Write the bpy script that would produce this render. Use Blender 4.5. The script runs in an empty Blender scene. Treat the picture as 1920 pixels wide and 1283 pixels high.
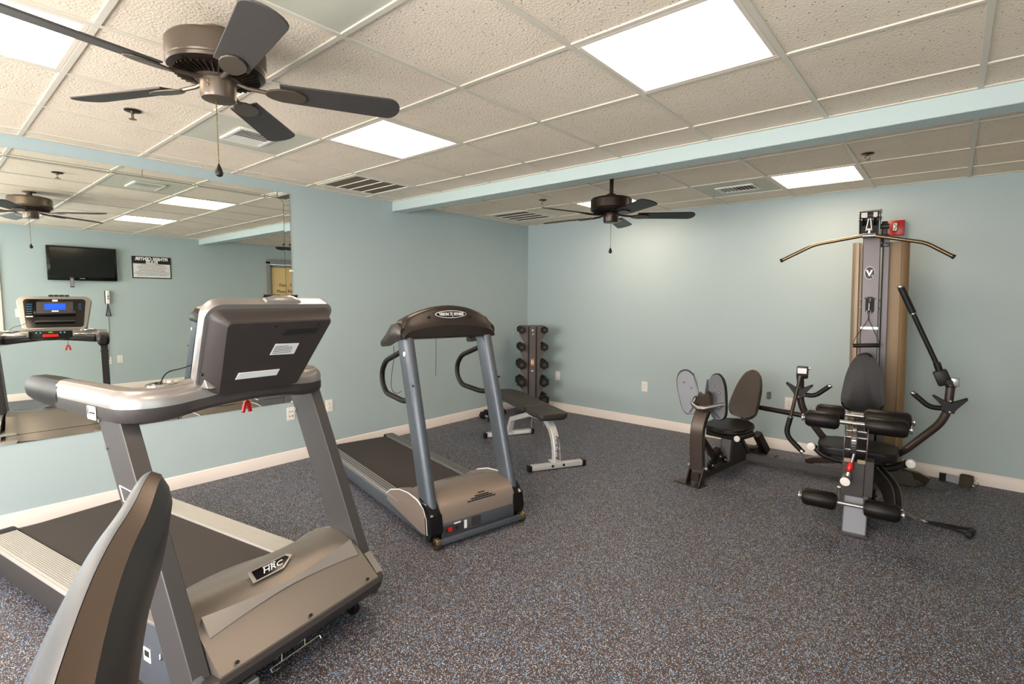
import bpy, bmesh, math, random
from mathutils import Vector, Matrix, Euler
PI = math.pi
random.seed(7)
S = bpy.context.scene
COL = S.collection

# ------------------------------------------------------------------ camera
cam_d = bpy.data.cameras.new('camera'); cam = bpy.data.objects.new('camera', cam_d); COL.objects.link(cam)
S.camera = cam
cam_d.sensor_fit = 'HORIZONTAL'; cam_d.sensor_width = 36.0
cam_d.lens = 36.0 * 963.18 / 1920.0
cam_d.clip_start = 0.05; cam_d.clip_end = 60
YAW, PIT, ROL = 0.7072, 0.0839, 0.0062
_c, _s = math.cos(YAW), math.sin(YAW)
_f = Vector((-_s*math.cos(PIT), _c*math.cos(PIT), -math.sin(PIT)))
_r = Vector((_c, _s, 0)); _u = _r.cross(_f)
_r2 = _r*math.cos(ROL) + _u*math.sin(ROL); _u2 = -_r*math.sin(ROL) + _u*math.cos(ROL)
_m = Matrix((_r2, _u2, -_f)).transposed().to_4x4()
_m.translation = Vector((4.3907, -5.4587, 1.4543))
cam.matrix_world = _m

# ------------------------------------------------------------------ world, view
wd = bpy.data.worlds.new('world'); S.world = wd; wd.use_nodes = True
wd.node_tree.nodes['Background'].inputs[0].default_value = (0.75, 0.86, 1, 1)
wd.node_tree.nodes['Background'].inputs[1].default_value = 1.0
S.view_settings.view_transform = 'Standard'; S.view_settings.look = 'None'
S.view_settings.gamma = 1; S.view_settings.use_curve_mapping = False
S.view_settings.exposure = 0.0
PANEL_E = 15.0        # ceiling fixtures
WINDOW_E = 19.0       # daylight from window panes behind the camera, near-wall pair added as fill

# ------------------------------------------------------------------ room numbers
H = 2.428; W = 5.4; YN = -7.3          # ceiling, right wall x, near wall y (corner of left and back wall is the origin)
T = 0.6096; GX = 2.6008; GF = -3.7443; GB = -1.6194   # ceiling grid
BM0, BM1, BMZ = -2.212, -2.066, 2.333  # beam

# ------------------------------------------------------------------ materials
def srgb(r, g, b):
    f = lambda c: (c/255/12.92) if c/255 <= .04045 else ((c/255+.055)/1.055)**2.4
    return (f(r), f(g), f(b), 1)
def mat(name, col, rough=.5, metal=0, bump=0, bscale=200, var=0, vscale=5, spec=None, coat=0, emit=None, es=0, aniso=None):
    m = bpy.data.materials.new(name); m.use_nodes = True
    n, l = m.node_tree.nodes, m.node_tree.links
    b = n['Principled BSDF']
    b.inputs['Base Color'].default_value = col; b.inputs['Roughness'].default_value = rough
    b.inputs['Metallic'].default_value = metal
    if spec is not None: b.inputs['Specular IOR Level'].default_value = spec
    if coat: b.inputs['Coat Weight'].default_value = coat; b.inputs['Coat Roughness'].default_value = .15
    if emit: b.inputs['Emission Color'].default_value = emit; b.inputs['Emission Strength'].default_value = es
    tc = n.new('ShaderNodeTexCoord')
    if var:
        no = n.new('ShaderNodeTexNoise'); no.inputs['Scale'].default_value = vscale; no.inputs['Detail'].default_value = 4
        l.new(tc.outputs['Object'], no.inputs['Vector'])
        mx = n.new('ShaderNodeMix'); mx.data_type = 'RGBA'
        k = 1-var; mx.inputs['A'].default_value = (col[0]*k, col[1]*k, col[2]*k, 1)
        k = 1+var; mx.inputs['B'].default_value = (min(1, col[0]*k), min(1, col[1]*k), min(1, col[2]*k), 1)
        l.new(no.outputs['Fac'], mx.inputs['Factor']); l.new(mx.outputs['Result'], b.inputs['Base Color'])
    if bump:
        nb = n.new('ShaderNodeTexNoise'); nb.inputs['Scale'].default_value = bscale; nb.inputs['Detail'].default_value = 3
        l.new(tc.outputs['Object'], nb.inputs['Vector'])
        bp = n.new('ShaderNodeBump'); bp.inputs['Strength'].default_value = bump; bp.inputs['Distance'].default_value = .002
        l.new(nb.outputs['Fac'], bp.inputs['Height']); l.new(bp.outputs['Normal'], b.inputs['Normal'])
    return m
M = {}
M['wall'] = mat('wall_paint', srgb(169, 185, 187), .62, bump=.25, bscale=90, var=.03, vscale=3)
M['beam'] = mat('beam_paint', srgb(184, 200, 199), .6, bump=.15, bscale=90)
M['white'] = mat('white_trim', srgb(232, 222, 214), .45, var=.03)
M['plate'] = mat('ivory_plastic', srgb(232, 228, 220), .35)
M['black'] = mat('black_plastic', srgb(20, 18, 18), .42, spec=.3, bump=.2, bscale=400)
M['blackgloss'] = mat('black_gloss', srgb(12, 12, 13), .12)
M['dark'] = mat('charcoal_plastic', srgb(54, 49, 48), .42, bump=.35, bscale=500, var=.08, vscale=60)
M['post'] = mat('grey_painted_steel', srgb(74, 71, 71), .4, metal=.3, bump=.15, bscale=500)
M['bluegrey'] = mat('bluegrey_painted_steel', srgb(84, 90, 98), .35, metal=.35, bump=.15, bscale=400)
M['silver'] = mat('silver_plastic', srgb(152, 148, 146), .3, metal=.55, bump=.1, bscale=600)
M['hood'] = mat('hood_silver_plastic', srgb(120, 113, 106), .36, metal=.45, bump=.15, bscale=600)
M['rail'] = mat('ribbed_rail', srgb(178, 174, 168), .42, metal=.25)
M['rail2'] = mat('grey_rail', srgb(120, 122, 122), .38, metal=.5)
M['chrome'] = mat('chrome', srgb(200, 198, 195), .14, metal=1)
M['steel'] = mat('brushed_steel', srgb(165, 163, 162), .3, metal=.9)
M['gun'] = mat('gunmetal_tube', srgb(70, 60, 53), .3, metal=.55, bump=.1, bscale=500)
M['gundark'] = mat('dark_tube', srgb(52, 44, 38), .25, metal=.5)
M['rack'] = mat('rack_paint', srgb(92, 82, 79), .5, bump=.2, bscale=300)
M['platepaint'] = mat('plate_silver_paint', srgb(98, 99, 104), .4, metal=.3)
M['smoke'] = mat('smoked_brown_panel', srgb(138, 112, 80), .4, metal=.2)
M['mast'] = mat('mast_paint', srgb(98, 92, 94), .35, metal=.4, var=.08, vscale=14)
M['shroud'] = mat('bronze_shroud', srgb(148, 130, 110), .42, metal=.35, bump=.1, bscale=500)
M['leather'] = mat('black_vinyl', srgb(20, 15, 13), .40, spec=.28, bump=.35, bscale=160)
M['brownvinyl'] = mat('brown_vinyl', srgb(58, 44, 34), .45, bump=.4, bscale=300)
M['benchpad'] = mat('bench_vinyl', srgb(50, 45, 40), .5, bump=.35, bscale=250)
M['benchframe'] = mat('bench_silver', srgb(205, 203, 203), .35, metal=.2)
M['rubber'] = mat('black_rubber', srgb(22, 19, 18), .48, spec=.3, bump=.3, bscale=300)
M['belt'] = mat('belt_rubber', srgb(50, 43, 39), .7, bump=.5, bscale=300, var=.18, vscale=4)
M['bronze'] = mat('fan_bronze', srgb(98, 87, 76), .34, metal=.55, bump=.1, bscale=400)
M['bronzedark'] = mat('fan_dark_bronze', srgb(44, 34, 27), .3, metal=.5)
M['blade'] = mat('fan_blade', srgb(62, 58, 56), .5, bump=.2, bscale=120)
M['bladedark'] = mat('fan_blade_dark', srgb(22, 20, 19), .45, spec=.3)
M['red'] = mat('red_plastic', srgb(200, 18, 14), .3)
M['redbox'] = mat('red_alarm', srgb(165, 18, 18), .3)
M['orange'] = mat('orange_label', srgb(225, 125, 50), .5)
M['label'] = mat('white_label', srgb(226, 228, 228), .5)
M['ink'] = mat('black_ink', srgb(18, 18, 18), .6)
M['redink'] = mat('red_ink', srgb(175, 30, 30), .6)
M['whiteink'] = mat('white_ink', srgb(238, 238, 234), .5)
M['yellow'] = mat('yellow_print', srgb(235, 190, 60), .5)
M['green'] = mat('green_print', srgb(120, 190, 90), .5)
M['bluekey'] = mat('blue_print', srgb(80, 150, 200), .5)
M['screen'] = mat('lit_screen', srgb(10, 30, 120), .2, emit=srgb(20, 90, 235), es=1.3)
M['tv'] = mat('tv_screen', srgb(16, 17, 15), .12)
M['cream'] = mat('cream_paper', srgb(238, 208, 150), .6)
M['doorframe'] = mat('door_frame_grey', srgb(140, 142, 138), .45)
M['grid'] = mat('ceiling_grid_white', srgb(214, 206, 190), .45)
M['grid_dark'] = mat('ceiling_grid_dark', srgb(168, 160, 144), .5)  # darker grid tone, assigned to no part
M['ventplate'] = mat('vent_plate', srgb(196, 194, 178), .6)
M['ventwhite'] = mat('vent_white', srgb(225, 222, 212), .45)
M['filter'] = mat('return_filter', srgb(112, 98, 76), .9, bump=.4, bscale=150)
M['fixture'] = mat('fixture_frame', srgb(225, 212, 196), .45)
M['mirror'] = mat('mirror_glass', (.90, .94, .90, 1), .0, metal=1)
M['seam'] = mat('mirror_seam', srgb(40, 42, 38), .3)
M['bronzearm'] = mat('handrail_bronze', srgb(78, 64, 54), .3, metal=.5)
M['armdark'] = mat('handrail_dark', srgb(34, 28, 25), .35, metal=.3)
M['bartop'] = mat('bar_top_grey', srgb(118, 112, 108), .42, metal=.3)
M['hood2'] = mat('pale_hood_plastic', srgb(150, 134, 124), .34, metal=.45, bump=.15, bscale=500)
M['palesteel'] = mat('pale_post_paint', srgb(158, 160, 166), .35, metal=.4)
M['silverarm_sheen'] = mat('handrail_silver_sheen', srgb(108, 114, 126), .27, metal=.7)  # silver tinted blue so the colour carries the daylight sheen
M['strap'] = mat('black_webbing', srgb(20, 19, 19), .8)
M['bronzebar'] = mat('worn_bar', srgb(128, 112, 88), .22, metal=.9)
M['lens'] = mat('strobe_lens', srgb(230, 225, 215), .15)
M['velcro'] = mat('velcro_grey', srgb(70, 64, 56), .9)
M['greyfabric'] = mat('grey_fabric', srgb(160, 165, 172), .9)

def emis(name, col, e):
    m = bpy.data.materials.new(name); m.use_nodes = True
    n, l = m.node_tree.nodes, m.node_tree.links
    for x in list(n): n.remove(x)
    o = n.new('ShaderNodeOutputMaterial'); em = n.new('ShaderNodeEmission')
    em.inputs[0].default_value = col; em.inputs[1].default_value = e
    l.new(em.outputs[0], o.inputs[0]); return m
M['diffuser'] = emis('fixture_diffuser', (1, .77, .57, 1), PANEL_E)
M['fill_daylight'] = emis('fill_daylight_pane', (.97, .93, .90, 1), WINDOW_E)  # glowing panes of the two added near-wall windows
M['coolday'] = emis('cool_daylight_pane', (.80, .95, 1, 1), WINDOW_E*.22)

def floor_mat():
    m = mat('rubber_floor', srgb(38, 33, 32), .55); n, l = m.node_tree.nodes, m.node_tree.links
    b = n['Principled BSDF']; tc = n.new('ShaderNodeTexCoord')
    base = n.new('ShaderNodeTexNoise'); base.inputs['Scale'].default_value = 2.2; base.inputs['Detail'].default_value = 5
    l.new(tc.outputs['Object'], base.inputs['Vector'])
    cur = None
    mx0 = n.new('ShaderNodeMix'); mx0.data_type = 'RGBA'
    mx0.inputs['A'].default_value = srgb(46, 38, 37); mx0.inputs['B'].default_value = srgb(68, 56, 53)
    l.new(base.outputs['Fac'], mx0.inputs['Factor']); cur = mx0.outputs['Result']
    for sc, th, col, off in ((230, .79, srgb(122, 176, 222), 0), (260, .80, srgb(224, 230, 234), 3.1), (150, .90, srgb(96, 134, 176), 7.7), (190, .82, srgb(128, 96, 90), 5.3)):
        mp = n.new('ShaderNodeMapping'); mp.inputs['Location'].default_value = (off, off*.7, 0)
        l.new(tc.outputs['Object'], mp.inputs['Vector'])
        v = n.new('ShaderNodeTexVoronoi'); v.inputs['Scale'].default_value = sc
        l.new(mp.outputs[0], v.inputs['Vector'])
        sp = n.new('ShaderNodeSeparateColor'); l.new(v.outputs['Color'], sp.inputs[0])
        g = n.new('ShaderNodeMath'); g.operation = 'GREATER_THAN'; g.inputs[1].default_value = th
        l.new(sp.outputs[0], g.inputs[0])
        d = n.new('ShaderNodeMath'); d.operation = 'LESS_THAN'; d.inputs[1].default_value = .44
        l.new(v.outputs['Distance'], d.inputs[0])
        mu = n.new('ShaderNodeMath'); mu.operation = 'MULTIPLY'; l.new(g.outputs[0], mu.inputs[0]); l.new(d.outputs[0], mu.inputs[1])
        mx = n.new('ShaderNodeMix'); mx.data_type = 'RGBA'; mx.inputs['B'].default_value = col
        l.new(cur, mx.inputs['A']); l.new(mu.outputs[0], mx.inputs['Factor']); cur = mx.outputs['Result']
    l.new(cur, b.inputs['Base Color'])
    nb = n.new('ShaderNodeTexNoise'); nb.inputs['Scale'].default_value = 160; l.new(tc.outputs['Object'], nb.inputs['Vector'])
    bp = n.new('ShaderNodeBump'); bp.inputs['Strength'].default_value = .35; bp.inputs['Distance'].default_value = .002
    l.new(nb.outputs['Fac'], bp.inputs['Height']); l.new(bp.outputs['Normal'], b.inputs['Normal'])
    return m
M['floor'] = floor_mat()
def tile_mat():
    m = mat('acoustic_tile', srgb(214, 200, 180), .85); n, l = m.node_tree.nodes, m.node_tree.links
    b = n['Principled BSDF']; tc = n.new('ShaderNodeTexCoord')
    big = n.new('ShaderNodeTexNoise'); big.inputs['Scale'].default_value = 2.5; big.inputs['Detail'].default_value = 3
    l.new(tc.outputs['Object'], big.inputs['Vector'])
    mx = n.new('ShaderNodeMix'); mx.data_type = 'RGBA'; mx.inputs['A'].default_value = srgb(224, 206, 184); mx.inputs['B'].default_value = srgb(240, 228, 210)
    l.new(big.outputs['Fac'], mx.inputs['Factor'])
    # worm holes and pits
    mp = n.new('ShaderNodeMapping'); mp.inputs['Scale'].default_value = (1, .55, 1); mp.inputs['Rotation'].default_value = (0, 0, .6)
    l.new(tc.outputs['Object'], mp.inputs['Vector'])
    v = n.new('ShaderNodeTexVoronoi'); v.inputs['Scale'].default_value = 75; v.inputs['Randomness'].default_value = 1
    l.new(mp.outputs[0], v.inputs['Vector'])
    d = n.new('ShaderNodeMath'); d.operation = 'LESS_THAN'; d.inputs[1].default_value = .16; l.new(v.outputs['Distance'], d.inputs[0])
    sp = n.new('ShaderNodeSeparateColor'); l.new(v.outputs['Color'], sp.inputs[0])
    g = n.new('ShaderNodeMath'); g.operation = 'GREATER_THAN'; g.inputs[1].default_value = .62; l.new(sp.outputs[0], g.inputs[0])
    mu = n.new('ShaderNodeMath'); mu.operation = 'MULTIPLY'; l.new(d.outputs[0], mu.inputs[0]); l.new(g.outputs[0], mu.inputs[1])
    mx2 = n.new('ShaderNodeMix'); mx2.data_type = 'RGBA'; mx2.inputs['B'].default_value = srgb(104, 92, 74)
    l.new(mx.outputs['Result'], mx2.inputs['A']); l.new(mu.outputs[0], mx2.inputs['Factor'])
    l.new(mx2.outputs['Result'], b.inputs['Base Color'])
    nb = n.new('ShaderNodeTexNoise'); nb.inputs['Scale'].default_value = 110; nb.inputs['Detail'].default_value = 4; l.new(tc.outputs['Object'], nb.inputs['Vector'])
    bp = n.new('ShaderNodeBump'); bp.inputs['Strength'].default_value = .8; bp.inputs['Distance'].default_value = .004
    l.new(nb.outputs['Fac'], bp.inputs['Height']); l.new(bp.outputs['Normal'], b.inputs['Normal'])
    return m
M['tile'] = tile_mat()

# ------------------------------------------------------------------ mesh helpers
V = Vector
def X(loc=(0, 0, 0), rot=(0, 0, 0), sc=(1, 1, 1)):
    return Matrix.Translation(V(loc)) @ Euler(rot, 'XYZ').to_matrix().to_4x4() @ Matrix.Diagonal((*sc, 1))
def align(z, x=None, loc=(0, 0, 0)):
    z = V(z).normalized(); x = V(x) if x is not None else (V((1, 0, 0)) if abs(z.x) < .9 else V((0, 1, 0)))
    x = (x - z*x.dot(z)).normalized(); y = z.cross(x)
    m = Matrix((x, y, z)).transposed().to_4x4(); m.translation = V(loc); return m
class G:
    def __init__(s): s.b = bmesh.new()
    def box(s, c, size, rot=(0, 0, 0), bev=0, seg=2, m=None):
        mm = (m or Matrix()) @ X(c, rot, size)
        r = bmesh.ops.create_cube(s.b, size=1.0, matrix=mm)
        if bev:
            es = list({e for v in r['verts'] for e in v.link_edges})
            bmesh.ops.bevel(s.b, geom=es, offset=bev, segments=seg, affect='EDGES', profile=.5)
        return s
    def rings(s, rs, close=True, cap=True):
        vs = [[s.b.verts.new(p) for p in r] for r in rs]; n = len(rs[0])
        for a, b in zip(vs, vs[1:]):
            for i in range(n if close else n-1):
                j = (i+1) % n
                try: s.b.faces.new((a[i], a[j], b[j], b[i]))
                except ValueError: pass
        if cap and close:
            for r in (vs[0][::-1], vs[-1]):
                try: s.b.faces.new(r)
                except ValueError: pass
        return s
    def tube(s, pts, r, seg=12, cap=True, fil=0, fseg=5, sq=None):
        pts = [V(p) for p in pts]
        if fil: pts = fillet(pts, fil, fseg)
        rr = r if isinstance(r, (list, tuple)) else [r]*len(pts)
        rs = []; up = None
        for i, p in enumerate(pts):
            a = pts[max(i-1, 0)]; b = pts[min(i+1, len(pts)-1)]
            t = (b-a).normalized()
            if i and i < len(pts)-1:
                t = ((p-a).normalized()+(b-p).normalized()).normalized()
            if up is None: up = V((0, 0, 1)) if abs(t.z) < .9 else V((1, 0, 0))
            x = (up - t*up.dot(t)).normalized(); y = t.cross(x); up = x
            if sq:
                w, h = sq; bv = min(w, h)*.18
                k = 1.0
                prof = [(-w+bv, -h), (w-bv, -h), (w, -h+bv), (w, h-bv), (w-bv, h), (-w+bv, h), (-w, h-bv), (-w, -h+bv)]
                if i and i < len(pts)-1:
                    co = max(.3, t.dot((b-p).normalized()))
                rs.append([p + y*q[0] + x*q[1] for q in prof])
            else:
                rs.append([p + x*math.cos(2*PI*k/seg)*rr[i] + y*math.sin(2*PI*k/seg)*rr[i] for k in range(seg)])
        return s.rings(rs, cap=cap)
    def lathe(s, prof, m=None, seg=24, cap=True):
        m = m or Matrix()
        rs = [[m @ V((r*math.cos(2*PI*k/seg), r*math.sin(2*PI*k/seg), z)) for k in range(seg)] for r, z in prof]
        return s.rings(rs, cap=cap)
    def cyl(s, a, b, r, seg=16, bev=0):
        a, b = V(a), V(b); L = (b-a).length; m = align(b-a, loc=a)
        if bev: pr = [(r-bev, 0), (r-bev*.3, bev*.3), (r, bev), (r, L-bev), (r-bev*.3, L-bev*.3), (r-bev, L)]
        else: pr = [(r, 0), (r, L)]
        return s.lathe(pr, m, seg)
    def prism(s, out, d, m=None, bev=0, seg=2):
        """outline in local xy, thickness d along local z (from 0 to d)"""
        m = m or Matrix()
        vs = [s.b.verts.new(m @ V((x, y, 0))) for x, y in out]
        ws = [s.b.verts.new(m @ V((x, y, d))) for x, y in out]
        n = len(out); fs = [s.b.faces.new(vs[::-1]), s.b.faces.new(ws)]
        for i in range(n): s.b.faces.new((vs[i], vs[(i+1) % n], ws[(i+1) % n], ws[i]))
        if bev:
            es = list({e for f in fs for e in f.edges})
            bmesh.ops.bevel(s.b, geom=es, offset=bev, segments=seg, affect='EDGES', profile=.5)
        return s
    def ball(s, c, r, sc=(1, 1, 1), seg=14):
        bmesh.ops.create_uvsphere(s.b, u_segments=seg, v_segments=max(6, seg//2+2), radius=r, matrix=X(c, sc=sc)); return s
    def quad(s, *p):
        s.b.faces.new([s.b.verts.new(q) for q in p]); return s
def fillet(pts, r, n=5):
    out = [pts[0]]
    for i in range(1, len(pts)-1):
        a, p, b = pts[i-1], pts[i], pts[i+1]
        d = min(r, (a-p).length*.45, (b-p).length*.45)
        s, e = p+(a-p).normalized()*d, p+(b-p).normalized()*d
        for k in range(n+1):
            t = k/n; out.append(s*(1-t)**2 + p*2*t*(1-t) + e*t*t)
    out.append(pts[-1]); return out
def rrect(w, h, r, n=5, cx=0, cy=0):
    o = []
    for sx, sy, a0 in ((1, 1, 0), (-1, 1, 90), (-1, -1, 180), (1, -1, 270)):
        for k in range(n+1):
            a = math.radians(a0+90*k/n); o.append((cx+sx*(w/2-r)+r*math.cos(a), cy+sy*(h/2-r)+r*math.sin(a)))
    return o
SPLIT = {'bolt', 'screw', 'roller_link', 'seat_handle', 'plate_bolt', 'hook_bolt', 'axle_bolt', 'cross_pin', 'cam_bolt', 'jack', 'screw_recess', 'leg_press_cable', 'speed_buttons', 'lat_cable', 'pulley_wheel', 'safety_clip', 'keys', 'slots'} - {'slots', 'safety_clip'}
def islands(b):
    b.faces.ensure_lookup_table(); seen = set(); out = []
    for f0 in b.faces:
        if f0.index in seen: continue
        st = [f0]; seen.add(f0.index); isl = []
        while st:
            f = st.pop(); isl.append(f.index)
            for e in f.edges:
                for h in e.link_faces:
                    if h.index not in seen: seen.add(h.index); st.append(h)
        out.append(isl)
    return out
def obj(name, g, m, parent=None, **k):
    if name in SPLIT:
        g.b.faces.index_update(); isl = islands(g.b)
        if len(isl) > 1:
            res = []
            for keep in isl:
                q = G.__new__(G); q.b = g.b.copy(); ks = set(keep); q.b.faces.ensure_lookup_table()
                bmesh.ops.delete(q.b, geom=[f for i_, f in enumerate(q.b.faces) if i_ not in ks], context='FACES')
                res.append(obj1(name, q, m, parent, **k))
            g.b.free(); return res[0]
    return obj1(name, g, m, parent, **k)
def obj1(name, g, m, parent=None, sharp=32, label=None, loc=None, rotz=None):
    b = g.b
    bmesh.ops.recalc_face_normals(b, faces=b.faces)
    for f in b.faces: f.smooth = True
    lim = math.radians(sharp)
    for e in b.edges:
        if len(e.link_faces) == 2: e.smooth = e.calc_face_angle(0) < lim
    me = bpy.data.meshes.new(name); b.to_mesh(me); b.free()
    for mm in (m if isinstance(m, (list, tuple)) else [m]): me.materials.append(mm)
    o = bpy.data.objects.new(name, me); COL.objects.link(o)
    if parent: o.parent = parent
    if label: o['label'] = label
    if loc: o.location = loc
    if rotz is not None: o.rotation_euler = (0, 0, rotz)
    return o
def tag(o, label, cat, group=None):
    o['label'] = label; o['category'] = cat
    if group: o['group'] = group
    return o
def thing(name, label, cat, loc=(0, 0, 0), rotz=0, group=None):
    o = bpy.data.objects.new(name, None); COL.objects.link(o); o.empty_display_size = .1
    o.location = loc; o.rotation_euler = (0, 0, rotz)
    return tag(o, label, cat, group)
def struct(name, g, m, parent=None, label=None):
    o = obj(name, g, m, parent)
    if not parent: o['kind'] = 'structure'
    if label: o['label'] = label
    return o
def copy_tree(o, parent=None):
    c = o.copy(); COL.objects.link(c); c.parent = parent
    for ch in list(o.children): copy_tree(ch, c)
    return c
def text(name, body, size, m, mt, parent, ext=.0008, shear=0, align_x='CENTER', sx=1.0, spacing=1.0, off=0.0):
    cu = bpy.data.curves.new(name, 'FONT'); cu.body = body; cu.size = size; cu.extrude = ext; cu.shear = shear
    cu.align_x = align_x; cu.align_y = 'CENTER'; cu.space_character = spacing; cu.resolution_u = 3; cu.offset = off
    t = bpy.data.objects.new(name+'_c', cu); COL.objects.link(t)
    dg = bpy.context.evaluated_depsgraph_get()
    me = bpy.data.meshes.new_from_object(t.evaluated_get(dg))
    bpy.data.objects.remove(t); bpy.data.curves.remove(cu)
    me.transform(m @ Matrix.Diagonal((sx, 1, 1, 1))); me.materials.clear(); me.materials.append(mt); me.name = name
    o = bpy.data.objects.new(name, me); COL.objects.link(o); o.parent = parent
    return o

# ------------------------------------------------------------------ room shell
g = G(); g.box((W/2, YN/2, -.05), (W, -YN, .1)); struct('floor', g, M['floor'])
g = G(); g.box((-.05, YN/2, H/2+.02), (.1, -YN+.2, H+.1)); struct('wall_left', g, M['wall'])
g = G(); g.box((W/2, .05, H/2+.02), (W+.2, .1, H+.1)); struct('wall_back', g, M['wall'])
def wall_with_holes(name, axis, c, a0, a1, holes):
    """axis 'x': wall plane x=c running along y; holes = (lo, hi, z0, z1)"""
    g = G(); th = .1
    def bx(lo, hi, z0, z1):
        if hi-lo < 1e-4 or z1-z0 < 1e-4: return
        if axis == 'x': g.box((c+th/2, (lo+hi)/2, (z0+z1)/2), (th, hi-lo, z1-z0))
        else: g.box(((lo+hi)/2, c-th/2, (z0+z1)/2), (hi-lo, th, z1-z0))
    cur = a0
    for lo, hi, z0, z1 in sorted(holes):
        bx(cur, lo, 0, H+.07); bx(lo, hi, 0, z0); bx(lo, hi, z1, H+.07); cur = hi
    bx(cur, a1, 0, H+.07)
    return struct(name, g, M['wall'])
wall_with_holes('wall_right', 'x', W, YN, 0, [(-6.75, -4.72, .85, 2.10), (-1.04, -.14, 0, 2.08)])
wall_with_holes('wall_front', 'y', YN, 0, W, [(.6, 2.5, .75, 2.15), (2.9, 4.8, .75, 2.15)])
# baseboards with a small top bead
def baseboard(name, a, b, n):
    a, b, n = V(a), V(b), V(n)
    pr = [(0, 0), (.014, 0), (.014, .075), (.010, .083), (.010, .092), (.004, .1), (0, .1)]
    g = G(); g.rings([[p + n*q[0] + V((0, 0, q[1])) for q in pr] for p in (a, b)]); struct(name, g, M['white'])
baseboard('baseboard_left', (0, YN, 0), (0, 0, 0), (1, 0, 0))
baseboard('baseboard_back', (0, 0, 0), (W, 0, 0), (0, -1, 0))
baseboard('baseboard_front', (0, YN, 0), (W, YN, 0), (0, 1, 0))
g = G()
pr = [(0, 0), (.014, 0), (.014, .075), (.010, .083), (.010, .092), (.004, .1), (0, .1)]
for y0, y1 in ((YN, -1.12), (-.06, 0)):
    g.rings([[V((W-q[0], y, q[1])) for q in pr] for y in (y0, y1)])
struct('baseboard_right', g, M['white'])
# beam
g = G(); g.box((W/2, (BM0+BM1)/2, (H+BMZ)/2+.03), (W, BM1-BM0, H-BMZ+.06), bev=.003, seg=1)
struct('trim_1', g, M['beam'], label='painted beam crossing the ceiling')
# ceiling: tiles and T-bar grid
lights = [(-2, -3, 0), (-2, 0, 0), (1, 0, 0), (1, 1, 1), (-2, 1, 1), (1, -3, 0)]      # cell i, j, zone
vents = [(-3, -1, 0), (0, 1, 1)]
returns = [(-4, 1, 0), (-4, 1, 1)]
plain = [(0, -2, 0)]
cut = {(a, b, z) for a, b, z in lights}
xs = sorted({0.0, W} | {GX+i*T for i in range(-4, 5) if 0 < GX+i*T < W})
yF = sorted({YN, BM0} | {GF+j*T for j in range(-8, 4) if YN < GF+j*T < BM0})
yB = sorted({BM1, 0.0} | {GB+j*T for j in range(-1, 4) if BM1 < GB+j*T < 0})
def cell(x, y, zone):
    return (math.floor((x-GX)/T+1e-6), math.floor((y-(GB if zone else GF))/T+1e-6), zone)
gt, gp = G(), G(); 
for zone, ys in ((0, yF), (1, yB)):
    for a, b in zip(xs, xs[1:]):
        for c, d in zip(ys, ys[1:]):
            k = cell((a+b)/2, (c+d)/2, zone)
            if k in cut: continue
            q = gp if (k in vents or k in returns or k in plain) else gt
            q.box(((a+b)/2, (c+d)/2, H+.012), (b-a, d-c, .02))
ceil = struct('ceiling', gt, M['tile'])
oo = obj('plain_panel', gp, M['ventplate'], ceil)
gg = G()
for zone, ys in ((0, yF), (1, yB)):
    for x in xs[1:-1]: gg.box((x, (ys[0]+ys[-1])/2, H), (.024, ys[-1]-ys[0], .008), bev=.0015, seg=1)
    for y in ys[1:-1]:
        for a, b in zip(xs, xs[1:]): gg.box(((a+b)/2, y, H-.0005), (b-a-.022, .024, .0075), bev=.0015, seg=1)
    gg.box((W/2, ys[0]+.011, H), (W, .022, .007)); gg.box((W/2, ys[-1]-.011, H), (W, .022, .007))
    for x in (.011, W-.011): gg.box((x, (ys[0]+ys[-1])/2, H), (.022, ys[-1]-ys[0], .007))
obj('ceiling_grid', gg, M['grid'], ceil)
# deck above the lay-in panels
gz = G(); gz.box((W/2, YN/2, H+.07), (W+.2, -YN+.2, .02)); obj('ceiling_deck', gz, M['white'], ceil)

LBL = {(-2, -3, 0): 'square lit ceiling panel at the top left corner beyond the ceiling fan',
       (-2, 0, 0): 'square lit ceiling panel beside the ceiling air vent and near fan blade tip',
       (1, 0, 0): 'large bright square ceiling panel, nearest on the right before the beam',
       (1, 1, 1): 'lit ceiling panel beyond the beam, above the multi gym tower',
       (-2, 1, 1): 'lit ceiling panel beyond the beam, directly above the far ceiling fan',
       (1, -3, 0): 'unseen lit ceiling panel added behind the camera'}  # last panel is out of view, added as extra room light
for k in lights:
    i, j, z = k; x = GX+(i+.5)*T; y = (GB if z else GF)+(j+.5)*T
    t = thing('ceiling_light', LBL[k], 'ceiling light', (x, y, H), 0, 'recessed ceiling panel lights')
    a = T/2-.012; f = G()
    for (cx, cy, sx, sy) in ((0, a-.010, 2*a, .02), (0, -a+.010, 2*a, .02), (a-.010, 0, .02, 2*a-.04), (-a+.010, 0, .02, 2*a-.04)):
        f.box((cx, cy, .001), (sx, sy, .010), bev=.002, seg=1)
    obj('frame', f, M['fixture'], t)
    f = G(); f.box((0, 0, .006), (2*a-.036, 2*a-.036, .006)); obj('diffuser', f, M['diffuser'], t)
    f = G(); f.box((0, 0, .035), (2*a, 2*a, .04)); obj('housing', f, M['white'], t)

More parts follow.
